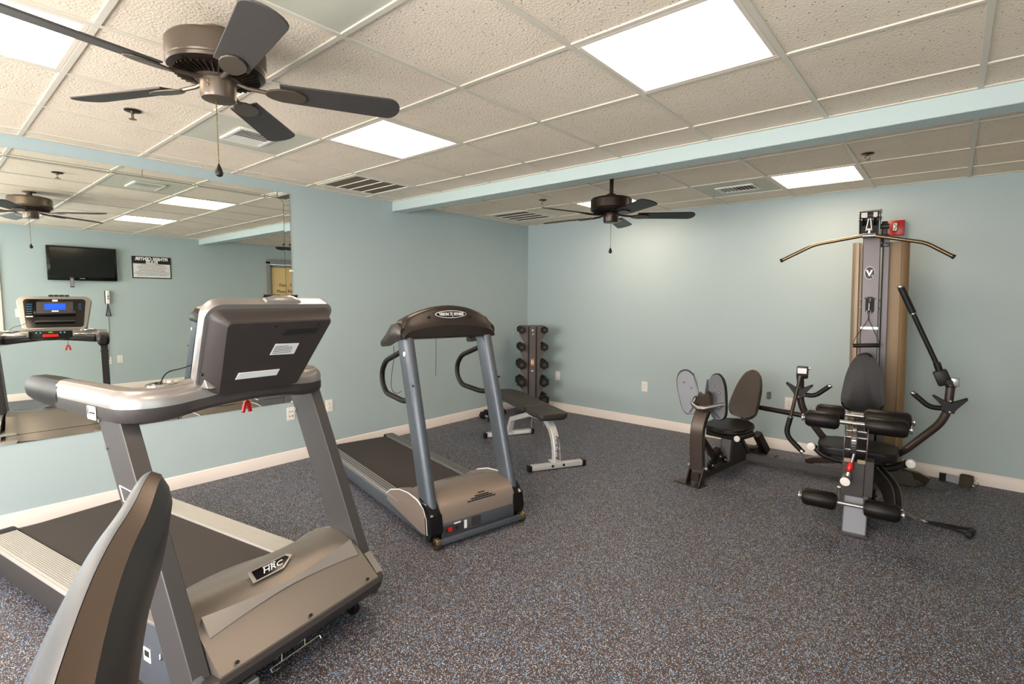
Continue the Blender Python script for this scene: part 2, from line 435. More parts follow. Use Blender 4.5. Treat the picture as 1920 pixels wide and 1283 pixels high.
# supply vents (square of small curved blades) and return grilles
def supply(k, label, w=.22, l=.30):
    i, j, z = k; x = GX+(i+.5)*T; y = (GB if z else GF)+(j+.5)*T
    t = thing('air_vent', label, 'air vent', (x, y, H), 0, 'ceiling supply vents')
    f = G()
    for (cx, cy, sx, sy) in ((0, w/2, l, .02), (0, -w/2, l, .02), (l/2, 0, .02, w), (-l/2, 0, .02, w)): f.box((cx, cy, -.004), (sx, sy, .012), bev=.002, seg=1)
    obj('frame', f, M['ventwhite'], t)
    f = G(); f.box((0, 0, .0015), (l-.01, w-.01, .002)); obj('duct_opening', f, M['black'], t)
    n = 9
    for q in range(n):
        f = G(); xx = -l/2+.025+q*(l-.05)/(n-1)
        ang = .25 if q < 4 else -.9
        f.box((xx, 0, -.007), (.0025, w-.02, .010), rot=(0, ang, 0)); obj('louver', f, M['ventwhite'], t)
supply((-3, -1, 0), 'white ceiling air vent in a plain grey tile below the near fan')
supply((0, 1, 1), 'small white ceiling air vent beyond the beam, left of a lit panel')
def ret(k, label):
    i, j, z = k; x = GX+(i+.5)*T; y = (GB if z else GF)+(j+.5)*T; a = T/2-.012
    t = thing('return_grille', label, 'air vent', (x, y, H), 0, 'brown return air grilles')
    f = G()
    for (cx, cy, sx, sy) in ((0, a-.02, 2*a, .04), (0, -a+.02, 2*a, .04), (a-.02, 0, .04, 2*a-.08), (-a+.02, 0, .04, 2*a-.08)): f.box((cx, cy, -.004), (sx, sy, .008), bev=.002, seg=1)
    obj('frame', f, M['ventwhite'], t)
    f = G(); f.box((0, 0, -.001), (2*a-.06, 2*a-.06, .003)); obj('filter', f, M['filter'], t)
    for q in (-1, 0, 1):
        f = G(); f.box((0, q*(2*a-.08)/4, -.005), (2*a-.07, .006, .006)); obj('bar', f, M['ventwhite'], t)
ret((-4, 1, 0), 'brown return air grille with four slots, before the beam')
ret((-4, 1, 1), 'brown return air grille beyond the beam, near the back corner')

# sprinklers
def sprinkler(x, y, label):
    t = thing('sprinkler_head', label, 'sprinkler', (x, y, H), 0, 'ceiling sprinkler heads')
    f = G(); f.lathe([(.038, -.001), (.038, -.005), (.026, -.009), (.012, -.009)]); obj('escutcheon', f, M['bronzedark'], t)
    f = G(); f.cyl((0, 0, -.008), (0, 0, -.018), .009)
    for sx in (-1, 1): f.tube([(0.006*sx, 0, -.015), (.015*sx, 0, -.022), (.013*sx, 0, -.036), (.004*sx, 0, -.042)], .003, 8)
    obj('body', f, M['bronzebar'], t)
    f = G(); f.lathe([(.004, -.041), (.018, -.044), (.018, -.046), (.003, -.046)]); obj('deflector', f, M['bronzebar'], t)
sprinkler(1.059, -4.639, 'brass sprinkler head on the ceiling, below the near fan blade')
sprinkler(3.904, -1.275, 'sprinkler head on the ceiling beyond the beam, above the gym tower')
sprinkler(1.261, -1.341, 'sprinkler head on the ceiling beyond the beam, left of the far fan')

# windows behind the camera; the unseen near-wall pair is added to light the room
def window(n, c, axis, lo, hi, z0, z1):
    g = G(); mid = (lo+hi)/2; w = hi-lo; fw = .07
    def P(a, z, dx, da, dz, off=0):
        if axis == 'x': g.box((c+off, a, z), (dx, da, dz), bev=.004, seg=1)
        else: g.box((a, c+off, z), (da, dx, dz), bev=.004, seg=1)
    s = -1 if axis == 'x' else 1
    for z in (z0-fw/2, z1+fw/2): P(mid, z, .024, w+2*fw, fw, s*.012)
    for a in (lo-fw/2, hi+fw/2): P(a, (z0+z1)/2, .024, fw, z1-z0, s*.012)
    for a in (lo+.02, mid, hi-.02): P(a, (z0+z1)/2, .04, .04, z1-z0, -s*.03)
    for z in (z0+.02, z1-.02): P(mid, z, .04, w, .04, -s*.03)
    o = struct('window_%d' % n, g, M['white'])
    g = G()
    if axis == 'x': g.box((c+.06, mid, (z0+z1)/2), (.006, w, z1-z0))
    else: g.box((mid, c-.06, (z0+z1)/2), (w, .006, z1-z0))
    obj('window_pane', g, M['coolday' if n == 1 else 'fill_daylight'], o)
window(1, W, 'x', -6.75, -4.72, .85, 2.10)
window(2, YN, 'y', .6, 2.5, .75, 2.15)
window(3, YN, 'y', 2.9, 4.8, .75, 2.15)

# glass door on the right wall (seen in the mirror)
g = G()
for y in (-1.08, -.10): g.box((W-.005, y, 1.06), (.09, .08, 2.12), bev=.004, seg=1)
g.box((W-.005, -.59, 2.12), (.09, 1.06, .08), bev=.004, seg=1)
dr = struct('door_1', g, M['doorframe'])
g = G()
for y in (-1.02, -.16): g.box((W+.01, y, 1.04), (.045, .05, 2.04), bev=.003, seg=1)
g.box((W+.01, -.59, 2.04), (.045, .86, .05), bev=.003, seg=1); g.box((W+.01, -.59, .13), (.045, .86, .22), bev=.003, seg=1)
obj('door_leaf', g, M['doorframe'], dr)
g = G(); g.box((W+.012, -.59, 1.13), (.008, .82, 1.80)); obj('door_panel', g, M['cream'], dr, label='cream sheet covering the door glass')
mm = Matrix(((0, 0, -1, W+.006), (1, 0, 0, -.59), (0, 1, 0, 0), (0, 0, 0, 1)))
def doortext(s, z, size): 
    m_ = Matrix(((0, 0, 1, W+.006), (1, 0, 0, -.62), (0, 1, 0, z), (0, 0, 0, 1)))
    text('door_lettering', s, size, m_, M['ink'], dr)
doortext('Fitness Room', 1.685, .085); doortext('Please Use Card', 1.565, .085); doortext('Key', 1.445, .085)
g = G(); g.cyl((W-.03, -.22, 1.0), (W-.085, -.22, 1.0), .012); g.tube([(W-.08, -.22, 1.0), (W-.08, -.36, 1.0)], .009, 10); obj('door_handle', g, M['steel'], dr)

# ------------------------------------------------------------------ mirror on the left wall
def build_mirror():
    y0, y1, z0, z1 = -6.35, -3.285, .535, 2.345; bw = .055; gp_ = .003
    t = thing('wall_mirror', 'large frameless wall mirror with a segmented mirror border on the left wall', 'mirror', (0, (y0+y1)/2, z0))
    L = lambda y, z: (y-(y0+y1)/2, z-z0)
    a, b = L(y0+bw, z0+bw); c, d = L(y1-bw, z1-bw); r = .05
    def ring_corner(cx, cy, a0, n=6): return [(cx+r*math.cos(math.radians(a0+90*k/n)), cy+r*math.sin(math.radians(a0+90*k/n))) for k in range(n+1)]
    # notch corners (concave look is slight): rounded main pane
    out = ring_corner(c-r, d-r, 0)+ring_corner(a+r, d-r, 90)+ring_corner(a+r, b+r, 180)+ring_corner(c-r, b+r, 270)
    mp = Matrix(((0, 0, 1, .002), (1, 0, 0, 0), (0, 1, 0, 0), (0, 0, 0, 1)))
    f = G(); f.box((.001, 0, (z1-z0)/2), (.002, y1-y0, z1-z0)); obj('backing', f, M['seam'], t)
    f = G(); f.prism(out, .003, mp); obj('main_pane', f, M['mirror'], t)
    A, B = L(y0, z0); Cc, Dd = L(y1, z1); cs = .105
    def strip(pts, tilt_axis):
        f = G(); f.prism(pts, .003, mp @ tilt_axis); obj('border_strip', f, M['mirror'], t)
    e = gp_
    tl = math.radians(.9)
    # top, bottom, right, left strips, tilted very slightly like separately glued strips
    def tilt(cx, cy, rx, ry): return Matrix.Translation((cx, cy, .0012)) @ Euler((rx, ry, 0)).to_matrix().to_4x4() @ Matrix.Translation((-cx, -cy, 0))
    n = 3
    for q in range(n):
        ys = A+cs+(Cc-A-2*cs)*q/n+e/2; ye = A+cs+(Cc-A-2*cs)*(q+1)/n-e/2
        strip([(ys, d+e), (ye, d+e), (ye, Dd), (ys, Dd)], tilt((ys+ye)/2, (d+Dd)/2, tl, 0))
        strip([(ys, B), (ye, B), (ye, b-e), (ys, b-e)], tilt((ys+ye)/2, (b+B)/2, -tl, 0))
    strip([(c+e, B+cs), (Cc, B+cs), (Cc, Dd-cs), (c+e, Dd-cs)], tilt((c+Cc)/2, Dd/2, 0, -tl))
    strip([(A, B+cs), (a-e, B+cs), (a-e, Dd-cs), (A, Dd-cs)], tilt((a+A)/2, Dd/2, 0, tl))
    for sx, sy, px, py, qx, qy in ((1, 1, c, d, Cc, Dd), (-1, 1, a, d, A, Dd), (1, -1, c, b, Cc, B), (-1, -1, a, b, A, B)):
        k = [(qx, qy-sy*(cs-e)), (qx, qy), (qx-sx*(cs-e), qy), (qx-sx*(cs-e), py+sy*e)]
        ccx, ccy = px-sx*r, py-sy*r
        for u in range(7):
            an = math.radians(90-90*u/6); k.append((ccx+sx*(r+e)*math.cos(an), ccy+sy*(r+e)*math.sin(an)))
        k.append((px+sx*e, qy-sy*(cs-e)))
        if sx*sy > 0: k = k[::-1]
        f = G(); f.prism(k, .003, mp @ Matrix.Translation((0, 0, .0014))); obj('corner_piece', f, M['mirror'], t)
    for (yy, zz) in ((Cc, 1.15), (Cc, .35), (Cc-.02, 0.0), (-.5, 0.0)):
        f = G(); f.box((.005, yy, zz), (.01, .035, .018), bev=.003, seg=1); obj('clip', f, M['plate'], t)
build_mirror()

# ------------------------------------------------------------------ wall plates
def plate(name, label, cat, m, kind='outlet', group=None, w=.07, h=.115):
    t = thing(name, label, cat, (0, 0, 0), 0, group); t.matrix_world = m
    f = G(); f.prism(rrect(w, h, .006, 3), .006, Matrix(), bev=.002, seg=1); obj('cover_plate', f, M['plate'], t)
    if kind == 'outlet':
        for s in (-1, 1):
            f = G(); f.prism(rrect(.034, .028, .012, 4, 0, s*.02), .0085); o = obj('receptacle', f, M['plate'], t)
            f = G()
            for q in (-1, 1): f.box((q*.006, s*.02+.003, .0088), (.0022, .008, .001))
            f.box((0, s*.02-.008, .0088), (.004, .004, .001)); obj('slots', f, M['ink'], o)
    elif kind == 'jack':
        for (q, r_) in ((-.012, .02), (.012, .02), (-.012, -.02)):
            f = G(); f.box((q, r_, .007), (.008, .008, .002)); obj('jack', f, M['ink'], t)
        f = G(); f.box((.012, -.02, .007), (.010, .010, .003)); obj('jack', f, M['red'], t)
    elif kind == 'switch':
        f = G(); f.box((0, 0, .008), (.032, .066, .006), bev=.002, seg=1); obj('rocker', f, M['plate'], t)
    elif kind == 'blank':
        f = G(); f.box((0, 0, .007), (.03, .06, .003), bev=.001, seg=1); obj('insert', f, M['label'], t)
    return t
onL = lambda y, z: Matrix(((0, 0, 1, 0), (1, 0, 0, y), (0, 1, 0, z), (0, 0, 0, 1)))
onB = lambda x, z: Matrix(((1, 0, 0, x), (0, 0, -1, 0), (0, 1, 0, z), (0, 0, 0, 1)))
onR = lambda y, z: Matrix(((0, 0, -1, W), (-1, 0, 0, y), (0, 1, 0, z), (0, 0, 0, 1)))
plate('wall_outlet', 'white duplex outlet on the left wall between the two treadmills', 'outlet', onL(-2.958, .444), group='wall outlets')
plate('wall_jack', 'white four-port jack plate with one red port, beside a treadmill post', 'wall jack', onL(-3.328, .429), 'jack')
plate('wall_outlet', 'small white plate on the back wall beside the dumbbell rack', 'outlet', onB(.519, .453), 'blank', 'wall outlets')
plate('wall_outlet', 'white duplex outlet on the bare back wall left of the leg press', 'outlet', onB(1.746, .454), group='wall outlets')
plate('wall_outlet', 'white duplex outlet on the back wall behind the left press arm', 'outlet', onB(3.246, .463), group='wall outlets')
plate('wall_jack', 'four-port jack plate seen in the mirror, under the hanging phone cord', 'wall jack', onR(-3.526, .474), 'jack')
plate('wall_outlet', 'white outlet seen in the mirror, right of the mirrored treadmill post', 'outlet', onR(-3.385, .487), group='wall outlets')
plate('light_switch', 'white rocker light switch seen in the mirror by the window frame', 'light switch', onR(-4.49, 1.218), 'switch')

# fire alarm strobe
t = thing('fire_alarm', 'red fire alarm strobe on the back wall beside the gym tower top', 'fire alarm', (3.992, 0, 2.068))
f = G(); f.prism([(-.055, -.062), (.055, -.062), (.055, .062), (-.055, .062)], .05, Matrix(((1, 0, 0, 0), (0, 0, -1, 0), (0, 1, 0, 0), (0, 0, 0, 1))), bev=.006); obj('housing', f, M['redbox'], t)
f = G(); f.box((-.005, -.055, .005), (.036, .014, .075), bev=.004, seg=1); obj('strobe_bezel', f, M['bronzebar'], t)
f = G(); f.box((-.005, -.062, .005), (.026, .008, .062), bev=.003, seg=1); o = obj('strobe_lens', f, M['lens'], t)
f = G(); f.tube([(-.014, -.067, .03), (.004, -.067, .012), (-.014, -.067, -.02)], .0025, 6); obj('flash_tube', f, M['ink'], o)

# TV, remote, sign, phone on the right wall
t = thing('television', 'flat black television on the opposite wall, seen in the mirror', 'television', (W, -3.775, 1.68))
f = G(); f.box((-.055, 0, .245), (.045, .80, .49), bev=.008); obj('bezel', f, M['blackgloss'], t)
f = G(); f.box((-.0795, 0, .26), (.003, .73, .41)); obj('screen', f, M['tv'], t)
f = G(); f.box((-.018, 0, .25), (.036, .25, .25)); obj('wall_bracket', f, M['black'], t)
text('logo', 'SANYO', .018, Matrix(((0, 0, -1, -.081), (-1, 0, 0, -.02), (0, 1, 0, .03), (0, 0, 0, 1))), M['label'], t)
t = thing('remote_control', 'black remote control stuck to the bottom edge of the television', 'remote control', (W-.09, -3.915, 1.585))
f = G(); f.box((0, 0, .07), (.018, .045, .15), bev=.005); obj('body', f, M['dark'], t)
f = G()
for a in range(3):
    for b in range(7): f.box((-.010, -.012+a*.012, .02+b*.016), (.003, .007, .008))
obj('buttons', f, M['label'], t)
def rules_sign():
    t = thing('rules_sign', 'framed black and white FITNESS CENTER RULES sign, seen in the mirror', 'sign', (W, -2.905, 1.915))
    mm = Matrix(((0, 0, -1, 0), (-1, 0, 0, 0), (0, 1, 0, 0), (0, 0, 0, 1)))
    f = G(); f.box((0, 0, .006), (.53, .345, .012), m=mm, bev=.003, seg=1); obj('frame', f, M['ink'], t)
    f = G(); f.box((0, -.05, .0125), (.50, .215, .002), m=mm); obj('panel', f, M['label'], t)
    P = lambda x, y: mm @ Matrix.Translation((x, y, .0145))
    text('heading', 'FITNESS CENTER', .064, P(0, .132), M['whiteink'], t, off=.003, sx=.92)
    text('heading', 'RULES', .064, P(0, .083), M['whiteink'], t, off=.003, sx=.92)
    L_ = [('USE EQUIPMENT AT YOUR OWN RISK', .040, 'ink'), ('MUST BE 18 OR ACCOMPANIED BY AN ADULT', .018, 'ink'), ('DO NOT USE EQUIPMENT IF IT APPEARS DAMAGED', -.006, 'redink'),
          ('WIPE DOWN EQUIPMENT AFTER EACH USE', -.030, 'ink'), ('PROPER ATTIRE AND SHOES MUST BE WORN', -.053, 'ink'),
          ('DO NOT DROP WEIGHTS AND RETURN ALL EQUIPMENT', -.076, 'ink'), ('NO FOOD OR GLASS CONTAINERS ARE ALLOWED IN ROOM', -.099, 'ink'), ('MANAGEMENT IS NOT RESPONSIBLE FOR INJURIES', -.122, 'ink')]
    for s, y, k in L_: text('rule_line', s, .0175, P(0, y), M[k], t)
rules_sign()
t = thing('wall_phone', 'silver and black corded phone on the opposite wall, seen in the mirror', 'phone', (W, -3.503, 1.35))
f = G(); f.box((-.015, 0, .09), (.03, .065, .20), bev=.012); obj('cradle', f, M['black'], t)
f = G(); f.box((-.042, 0, .09), (.03, .052, .20), bev=.014, seg=3); o = obj('handset', f, M['plate'], t)
f = G()
for a in (0, 1): f.box((-.058, 0, .07+a*.035), (.003, .02, .016))
obj('keys', f, M['ink'], o)
f = G(); pts = []
for k in range(90):
    a = k/89; yy = .012*math.sin(a*PI)*3; zz = -.02-.17*math.sin(a*PI)
    yb = (-.028 if a < .5 else .028)*math.sin(a*PI)
    pts.append((-.03+.006*math.cos(k*1.9), yb+.006*math.sin(k*1.9), zz))
f.tube(pts, .0045, 6); obj('coiled_cord', f, M['black'], t)
f = G(); f.tube([(-.008, 0, -.005), (-.008, .004, -.4), (-.008, -.015, -.7), (-.012, -.023, -.86)], .003, 6); obj('wall_cord', f, M['post'], t)

# ------------------------------------------------------------------ ceiling fans
def fan(label, x, y, drop, rot, m1, m2, mb, chain, rad=.165, hole=False):
    t = thing('ceiling_fan', label, 'ceiling fan', (x, y, H), 0, 'five-blade ceiling fans')
    zt = -drop                                            # top of the motor housing
    f = G()
    f.cyl((0, 0, -.0), (0, 0, zt+.01), .016 if not hole else .022, 16); obj('downrod', f, m1, t)
    if hole:
        f = G(); f.lathe([(.05, .003), (.052, -.004), (.046, -.006), (.030, -.003)], seg=11); obj('ragged_ceiling_hole', f, M['filter'], t)
    else:
        f = G(); f.lathe([(.03, zt+.03), (.045, zt+.02), (.045, zt)]); obj('coupling', f, m1, t)
    f = G()
    f.lathe([(.03, zt), (rad*.80, zt-.002), (rad*.93, zt-.008), (rad*.985, zt-.018), (rad, zt-.022), (rad, zt-.085), (rad*.985, zt-.09), (rad*1.0, zt-.095), (rad*.97, zt-.104)], seg=48)
    obj('motor_housing', f, m1, t, sharp=25)
    f = G(); f.lathe([(rad*.97, zt-.103), (rad*.80, zt-.118), (rad*.45, zt-.125), (.02, zt-.125)], seg=48)
    for k in range(40):                                     # vent fins around the underside
        a = 2*PI*k/40; c, s = math.cos(a), math.sin(a)
        f.tube([(rad*.52*c, rad*.52*s, zt-.129), (rad*.86*c, rad*.86*s, zt-.118)], .004, 6)
    obj('vented_underside', f, m2, t)
    f = G(); f.lathe([(.075, zt-.124), (.078, zt-.128), (.078, zt-.134), (.060, zt-.136), (.060, zt-.190), (.056, zt-.200), (.030, zt-.203), (.01, zt-.203)], seg=32)
    obj('switch_housing', f, m1, t, sharp=25)
    f = G()
    for s in (-1, 1): f.ball((.058*math.cos(-.9), .058*math.sin(-.9), zt-.160+s*.008), .005)
    obj('switch', f, M['bronzebar'], t)
    zb = zt-.150
    for k in range(5):
        a = rot+2*PI*k/5; R = Matrix.Rotation(a, 4, 'Z')
        pitch = math.radians(-13)
        f = G()
        # cast blade iron: stem and oval plate
        f.tube([R @ V((.055, 0, zt-.132)), R @ V((.10, 0, zb+.006)), R @ V((.17, 0, zb))], .008, 8)
        ov = [(.155+.075*(1+math.cos(q*PI/8)), .042*math.sin(q*PI/8)*(1+.1*math.cos(q*PI/8))) for q in range(16)]
        f.prism(ov, .007, R @ Matrix.Translation((0, 0, zb-.006)) @ Matrix.Rotation(pitch, 4, 'X'), bev=.002, seg=1)
        obj('blade_iron', f, m1, t)
        f = G(); L0, L1, w0, w1 = .21, .665, .055, .068
        o = [(L0, -w0), (L1-.05, -w1)] + [(L1-.05+.05*math.sin(q*PI/10), -w1*math.cos(q*PI/10)) for q in range(1, 10)] + [(L1-.05, w1), (L0, w0)]
        f.prism(o, .007, R @ Matrix.Translation((0, 0, zb+.002)) @ Matrix.Rotation(pitch, 4, 'X'), bev=.0015, seg=1)
        obj('blade', f, mb, t)
    f = G()
    cx, cy = .008, -.012
    n = int(chain/.0075)
    f.tube([(cx, cy, zt-.203), (cx, cy, zt-.203-chain)], .0012, 6)
    for k in range(n): f.b.verts.ensure_lookup_table(); f.lathe([(.0005, 0), (.0026, -.0015), (.0026, -.004), (.0005, -.0055)], Matrix.Translation((cx, cy, zt-.203-k*.0075)), 6)
    o = obj('pull_chain', f, M['bronzebar'], t)
    f = G(); f.lathe([(.003, 0), (.006, -.008), (.012, -.022), (.0145, -.032), (.012, -.042), (.004, -.047), (.001, -.047)], Matrix.Translation((cx, cy, zt-.2-chain)), 16)
    obj('chain_pendant', f, M['bladedark'], o)
    return t
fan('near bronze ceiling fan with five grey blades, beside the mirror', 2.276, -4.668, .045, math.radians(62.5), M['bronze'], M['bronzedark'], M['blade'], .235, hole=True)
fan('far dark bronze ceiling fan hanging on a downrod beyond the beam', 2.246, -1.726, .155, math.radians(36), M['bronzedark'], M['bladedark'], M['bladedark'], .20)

# ------------------------------------------------------------------ sweep for handrails: section in (side, up) along a horizontal path
def sweep(g, path, sec, m=None):
    """path = [(x, y, z, width, height)], sec = [(a, b)] in -1..1 by -1..1"""
    n = len(path); rs = []
    for i, p in enumerate(path):
        a, b = V(path[max(i-1, 0)][:3]), V(path[min(i+1, n-1)][:3]); d = (b-a); d.z = 0; d.normalize()
        side = V((d.y, -d.x, 0))
        rs.append([V(p[:3]) + side*q[0]*p[3]/2 + V((0, 0, q[1]*p[4]/2)) for q in sec])
    g.rings(rs)
def interp(path, n):
    out = []
    for a, b in zip(path, path[1:]):
        for k in range(n): out.append(tuple(a[i]+(b[i]-a[i])*k/n for i in range(len(a))))
    return out+[path[-1]]
def smooth_path(path, it=2):
    for _ in range(it):
        o = [path[0]]
        for a, b in zip(path, path[1:]):
            o.append(tuple(.75*p+.25*q for p, q in zip(a, b))); o.append(tuple(.25*p+.75*q for p, q in zip(a, b)))
        path = o+[path[-1]]
    return path

# ------------------------------------------------------------------ treadmill 1 (silver console, nearest)
def world_from(th, s, u):
    a = math.radians(th); return (s*math.cos(a)-u*math.sin(a), s*math.sin(a)+u*math.cos(a), 0)
def treadmill_one():
    t = thing('treadmill', 'large silver and charcoal treadmill in the left foreground, console back toward the camera', 'treadmill', world_from(11, 1.65, -4.92), math.radians(11), 'treadmills')
    # deck
    f = G()
    for s in (-1, 1):
        f.box((-1.15, s*.382, .125), (1.72, .03, .115), bev=.004)
    f.box((-1.1, 0, .12), (1.8, .70, .06))
    obj('deck_frame', f, M['dark'], t)
    f = G(); f.rings([[(-2.0+0*.1, y, z) for y, z in ()]]) if False else None
    f.box((-1.27, 0, .190), (1.50, .53, .012)); f.cyl((-2.02, -.265, .168), (-2.02, .265, .168), .027, 20); obj('running_belt', f, M['belt'], t)
    for s in (-1, 1):
        f = G(); pr = [(.268, .178)]
        nr = 13
        for k in range(nr):
            y0 = .268+(.385-.268)*k/nr; dy = (.385-.268)/nr
            hz = .206 if not (4 <= k <= 7 and s > 0) else .206
            pr += [(y0+dy*.08, .199), (y0+dy*.18, hz), (y0+dy*.82, hz), (y0+dy*.92, .199)]
        pr += [(.392, .202), (.395, .190), (.395, .172)]
        f.rings([[(x, s*y, z) for y, z in (pr if s > 0 else pr)] for x in (-1.99, -.40)]); o_ = obj('side_rail', f, M['rail'], t, sharp=20)
        f = G()
        for k in range(1, nr): f.box((-1.195, s*(.268+.117*k/nr), .1975), (1.58, .0026, .006))
        obj('rail_grooves', f, M['brownvinyl'], o_)
        f = G(); f.box((-2.035, s*.33, .150), (.10, .16, .11), bev=.014); f.box((-2.02, s*.33, .03), (.06, .08, .06), bev=.006); obj('rear_cap', f, M['black'], t)
    # motor hood: one arched shell
    f = G(); rs = []
    ys = [-.36+.72*k/24 for k in range(25)]
    for y in ys:
        a = y/.36; k = 1-a*a
        lift = .022*(abs(a)**3)
        pr = [(-.66+.10*a*a, .196), (-.60+.10*a*a, .222), (-.50+.07*a*a, .268+lift*.5), (-.40, .312+lift), (-.31, .338+lift), (-.235, .350+lift*.6), (-.185, .346-.01*k), (-.135, .322-.005*k), (-.105, .300), (-.045, .248), (.005, .205), (.008, .196), (-.02, .19), (-.5, .19)]
        rs.append([(x, y, z) for x, z in pr])
    f.rings(rs); hood = obj('motor_hood', f, M['hood'], t, sharp=24)
    # bow-tie accent crease on the hood front
    f = G(); top, bot = [], []
    for k in range(25):
        a = -1+2*k/24; y = a*.335
        w = .010+.030*abs(a)**1.6
        xm = -.118; zm = .311
        dx, dz = .64, -.60                                  # front slope direction
        top.append((xm-dx*w*.8, y, zm-dz*w*1.15+.008+.006*abs(a))); bot.append((xm+dx*w*1.1, y, zm+dz*w*1.05+.007))
    f.rings([[V(a)+V((0, 0, 0)), V(b), V(b)+V((-.01, 0, -.02)), V(a)+V((-.01, 0, -.02))] for a, b in zip(top, bot)])
    obj('accent_panel', f, M['silver'], hood, sharp=40)
    f = G()
    for k in range(3):
        f.cyl((-.002, -.30+.3*k, .217), (.006, -.30+.3*k, .222), .006, 10)
    obj('screw', f, M['ink'], hood)
    # badge
    nrm = V((.35, 0, .94)).normalized(); bm_ = align(nrm, x=V((0, 1, 0)), loc=(-.215, -.005, .356))
    f = G(); f.prism([(-.105, -.03), (.03, -.03), (.10, .012), (.085, .03), (-.09, .03)], .005, bm_ @ Matrix.Rotation(0, 4, 'Z'), bev=.001, seg=1); o = obj('badge', f, M['silver'], hood)
    f = G(); f.prism([(-.088, -.024), (.025, -.024), (.080, .008), (.072, .024), (-.080, .024)], .0065, bm_); obj('badge_face', f, M['blackgloss'], o)
    bt = bm_ @ Matrix.Translation((-.005, 0, .0072)) @ Matrix.Rotation(PI, 4, 'Z') if False else bm_ @ Matrix.Translation((-.008, -.002, .0072))
    text('badge_lettering', 'HRC', .034, bt, M['whiteink'], hood, shear=.5, sx=1.3)
    text('badge_lettering', 'powered by', .012, bt @ Matrix.Translation((0, .019, 0)), M['whiteink'], hood, shear=.4)
    # front lip
    f = G(); rs = []
    for y in (-.40, -.37, .37, .40):
        c = .02 if abs(y) > .38 else 0
        rs.append([(.012-c, y, .200), (.020-c, y, .185), (.008-c, y, .150), (-.05-c, y, .098), (-.16, y, .085), (-.45, y, .085), (-.45, y, .14), (-.10, y, .195)])
    f.rings(rs); obj('front_bumper', f, M['dark'], t, sharp=30)
    # side covers around the feet of the posts
    for s in (-1, 1):
        f = G(); out = [(-.60, .075), (-.60, .19), (-.50, .262), (-.38, .315), (-.27, .325), (-.17, .30), (-.09, .25), (-.03, .19), (-.02, .11), (-.10, .075)]
        f.prism(out, .035, Matrix(((1, 0, 0, 0), (0, 0, 1, .384 if s > 0 else -.419), (0, 1, 0, 0), (0, 0, 0, 1))), bev=.006)
        o = obj('side_cover', f, M['bluegrey'], t)
        f = G(); top_ = [(-.60, .192), (-.50, .264), (-.38, .317), (-.27, .327), (-.17, .302), (-.09, .252), (-.03, .192), (-.018, .11)]
        f.tube([(x, s*.402, z+.003) for x, z in (top_ if s > 0 else top_[:5])], 1, sq=(.018, .006)); obj('cover_trim', f, M['silver'], o)
        if s < 0:
            f = G(); f.box((-.33, -.4205, .20), (.045, .002, .05)); obj('sticker', f, M['label'], o)
            f = G(); f.box((-.33, -.4217, .205), (.03, .001, .022)); obj('sticker_print', f, M['ink'], o)
            f = G(); f.tube([(-.24, -.421, .235), (-.23, -.426, .225), (-.24, -.421, .215)], .003, 6); obj('clip', f, M['steel'], o)
    # posts
    for s in (-1, 1):
        f = G(); c0, c1 = (V((-.078, -.393, .10)), V((-.530, -.390, 1.045))) if s < 0 else (V((-.112, .392, .10)), V((-.508, .388, 1.045))); hx, hy, b = .080, .029, .003
        pr = [(-hx+b, -hy), (hx-b, -hy), (hx, -hy+b), (hx, hy-b), (hx-b, hy), (-hx+b, hy), (-hx, hy-b), (-hx, -hy+b)]
        f.rings([[c+V((q[0], q[1], 0)) for q in pr] for c in (c0, c1)]); o = obj('upright_post', f, M['post'], t)
        f = G(); d = (c1-c0)
        for k in (.96, .86):
            c = c0+d*k
            f.cyl(c+V((-hx+.012, s*hy, 0)), c+V((-hx+.012, s*(hy+.005), 0)), .008, 12)
            f.cyl(c+V((-hx+.012, -s*hy, 0)), c+V((-hx+.012, -s*(hy+.005), 0)), .008, 12)
        obj('bolt', f, M['chrome'], o)
        if s < 0:
            # outlined logo on the outer face
            f = G(); y_ = -.0; ex = d.normalized(); 
            def Pt(a, b): c = c0+d*(.652+b*.58); return V((c.x+a, c.y-hy-.001, c.z))
            def line(pts):
                f.tube([Pt(*q) for q in pts], .0022, 4)
            line([(-.050, .13), (.050, .115), (.050, .02), (-.050, .035), (-.050, .13)])
            line([(-.050, .02), (-.050, -.13), (-.022, -.134), (-.022, .016), (-.050, .02)])
            line([(-.008, .012), (-.008, -.09), (.012, -.093), (.012, .009), (-.008, .012)])
            line([(.022, .008), (.022, -.13), (.050, -.134), (.050, .004), (.022, .008)])
            obj('logo_outline', f, M['whiteink'], o)
    # U-shaped handlebar: silver top shell and dark belly
    def U(zc, w0, h):
        P = [(-.92, -.385, zc, .088, h*.95), (-.70, -.385, zc, .092, h), (-.50, -.383, zc, .10, h), (-.432, -.372, zc, .12, h), (-.412, -.30, zc, .15, h), (-.420, -.2, zc+.012, .165, h*.92), (-.410, -.1, zc+.020, .17, h*.85), (-.405, 0, zc+.024, .17, h*.82)]
        P = P+[(x, -y, z, w, hh) for x, y, z, w, hh in P[:-1][::-1]]
        return smooth_path(P, 2)
    f = G(); sec = [(-1, -1), (1, -1), (1, .0), (.86, .55), (.62, .95), (.3, 1.08), (-.3, 1.08), (-.62, .95), (-.86, .55), (-1, 0)]
    sweep(f, U(1.090, 0, .066), sec); bar = obj('handlebar', f, M['silver'], t, sharp=40)
    f = G(); sec = [(-.60, .93), (-.30, 1.085), (.30, 1.085), (.60, .93), (.58, 1.02), (.30, 1.13), (-.30, 1.13), (-.58, 1.02)]
    sweep(f, U(1.090, 0, .066), sec); obj('bar_top_panel', f, M['bartop'], bar, sharp=40)
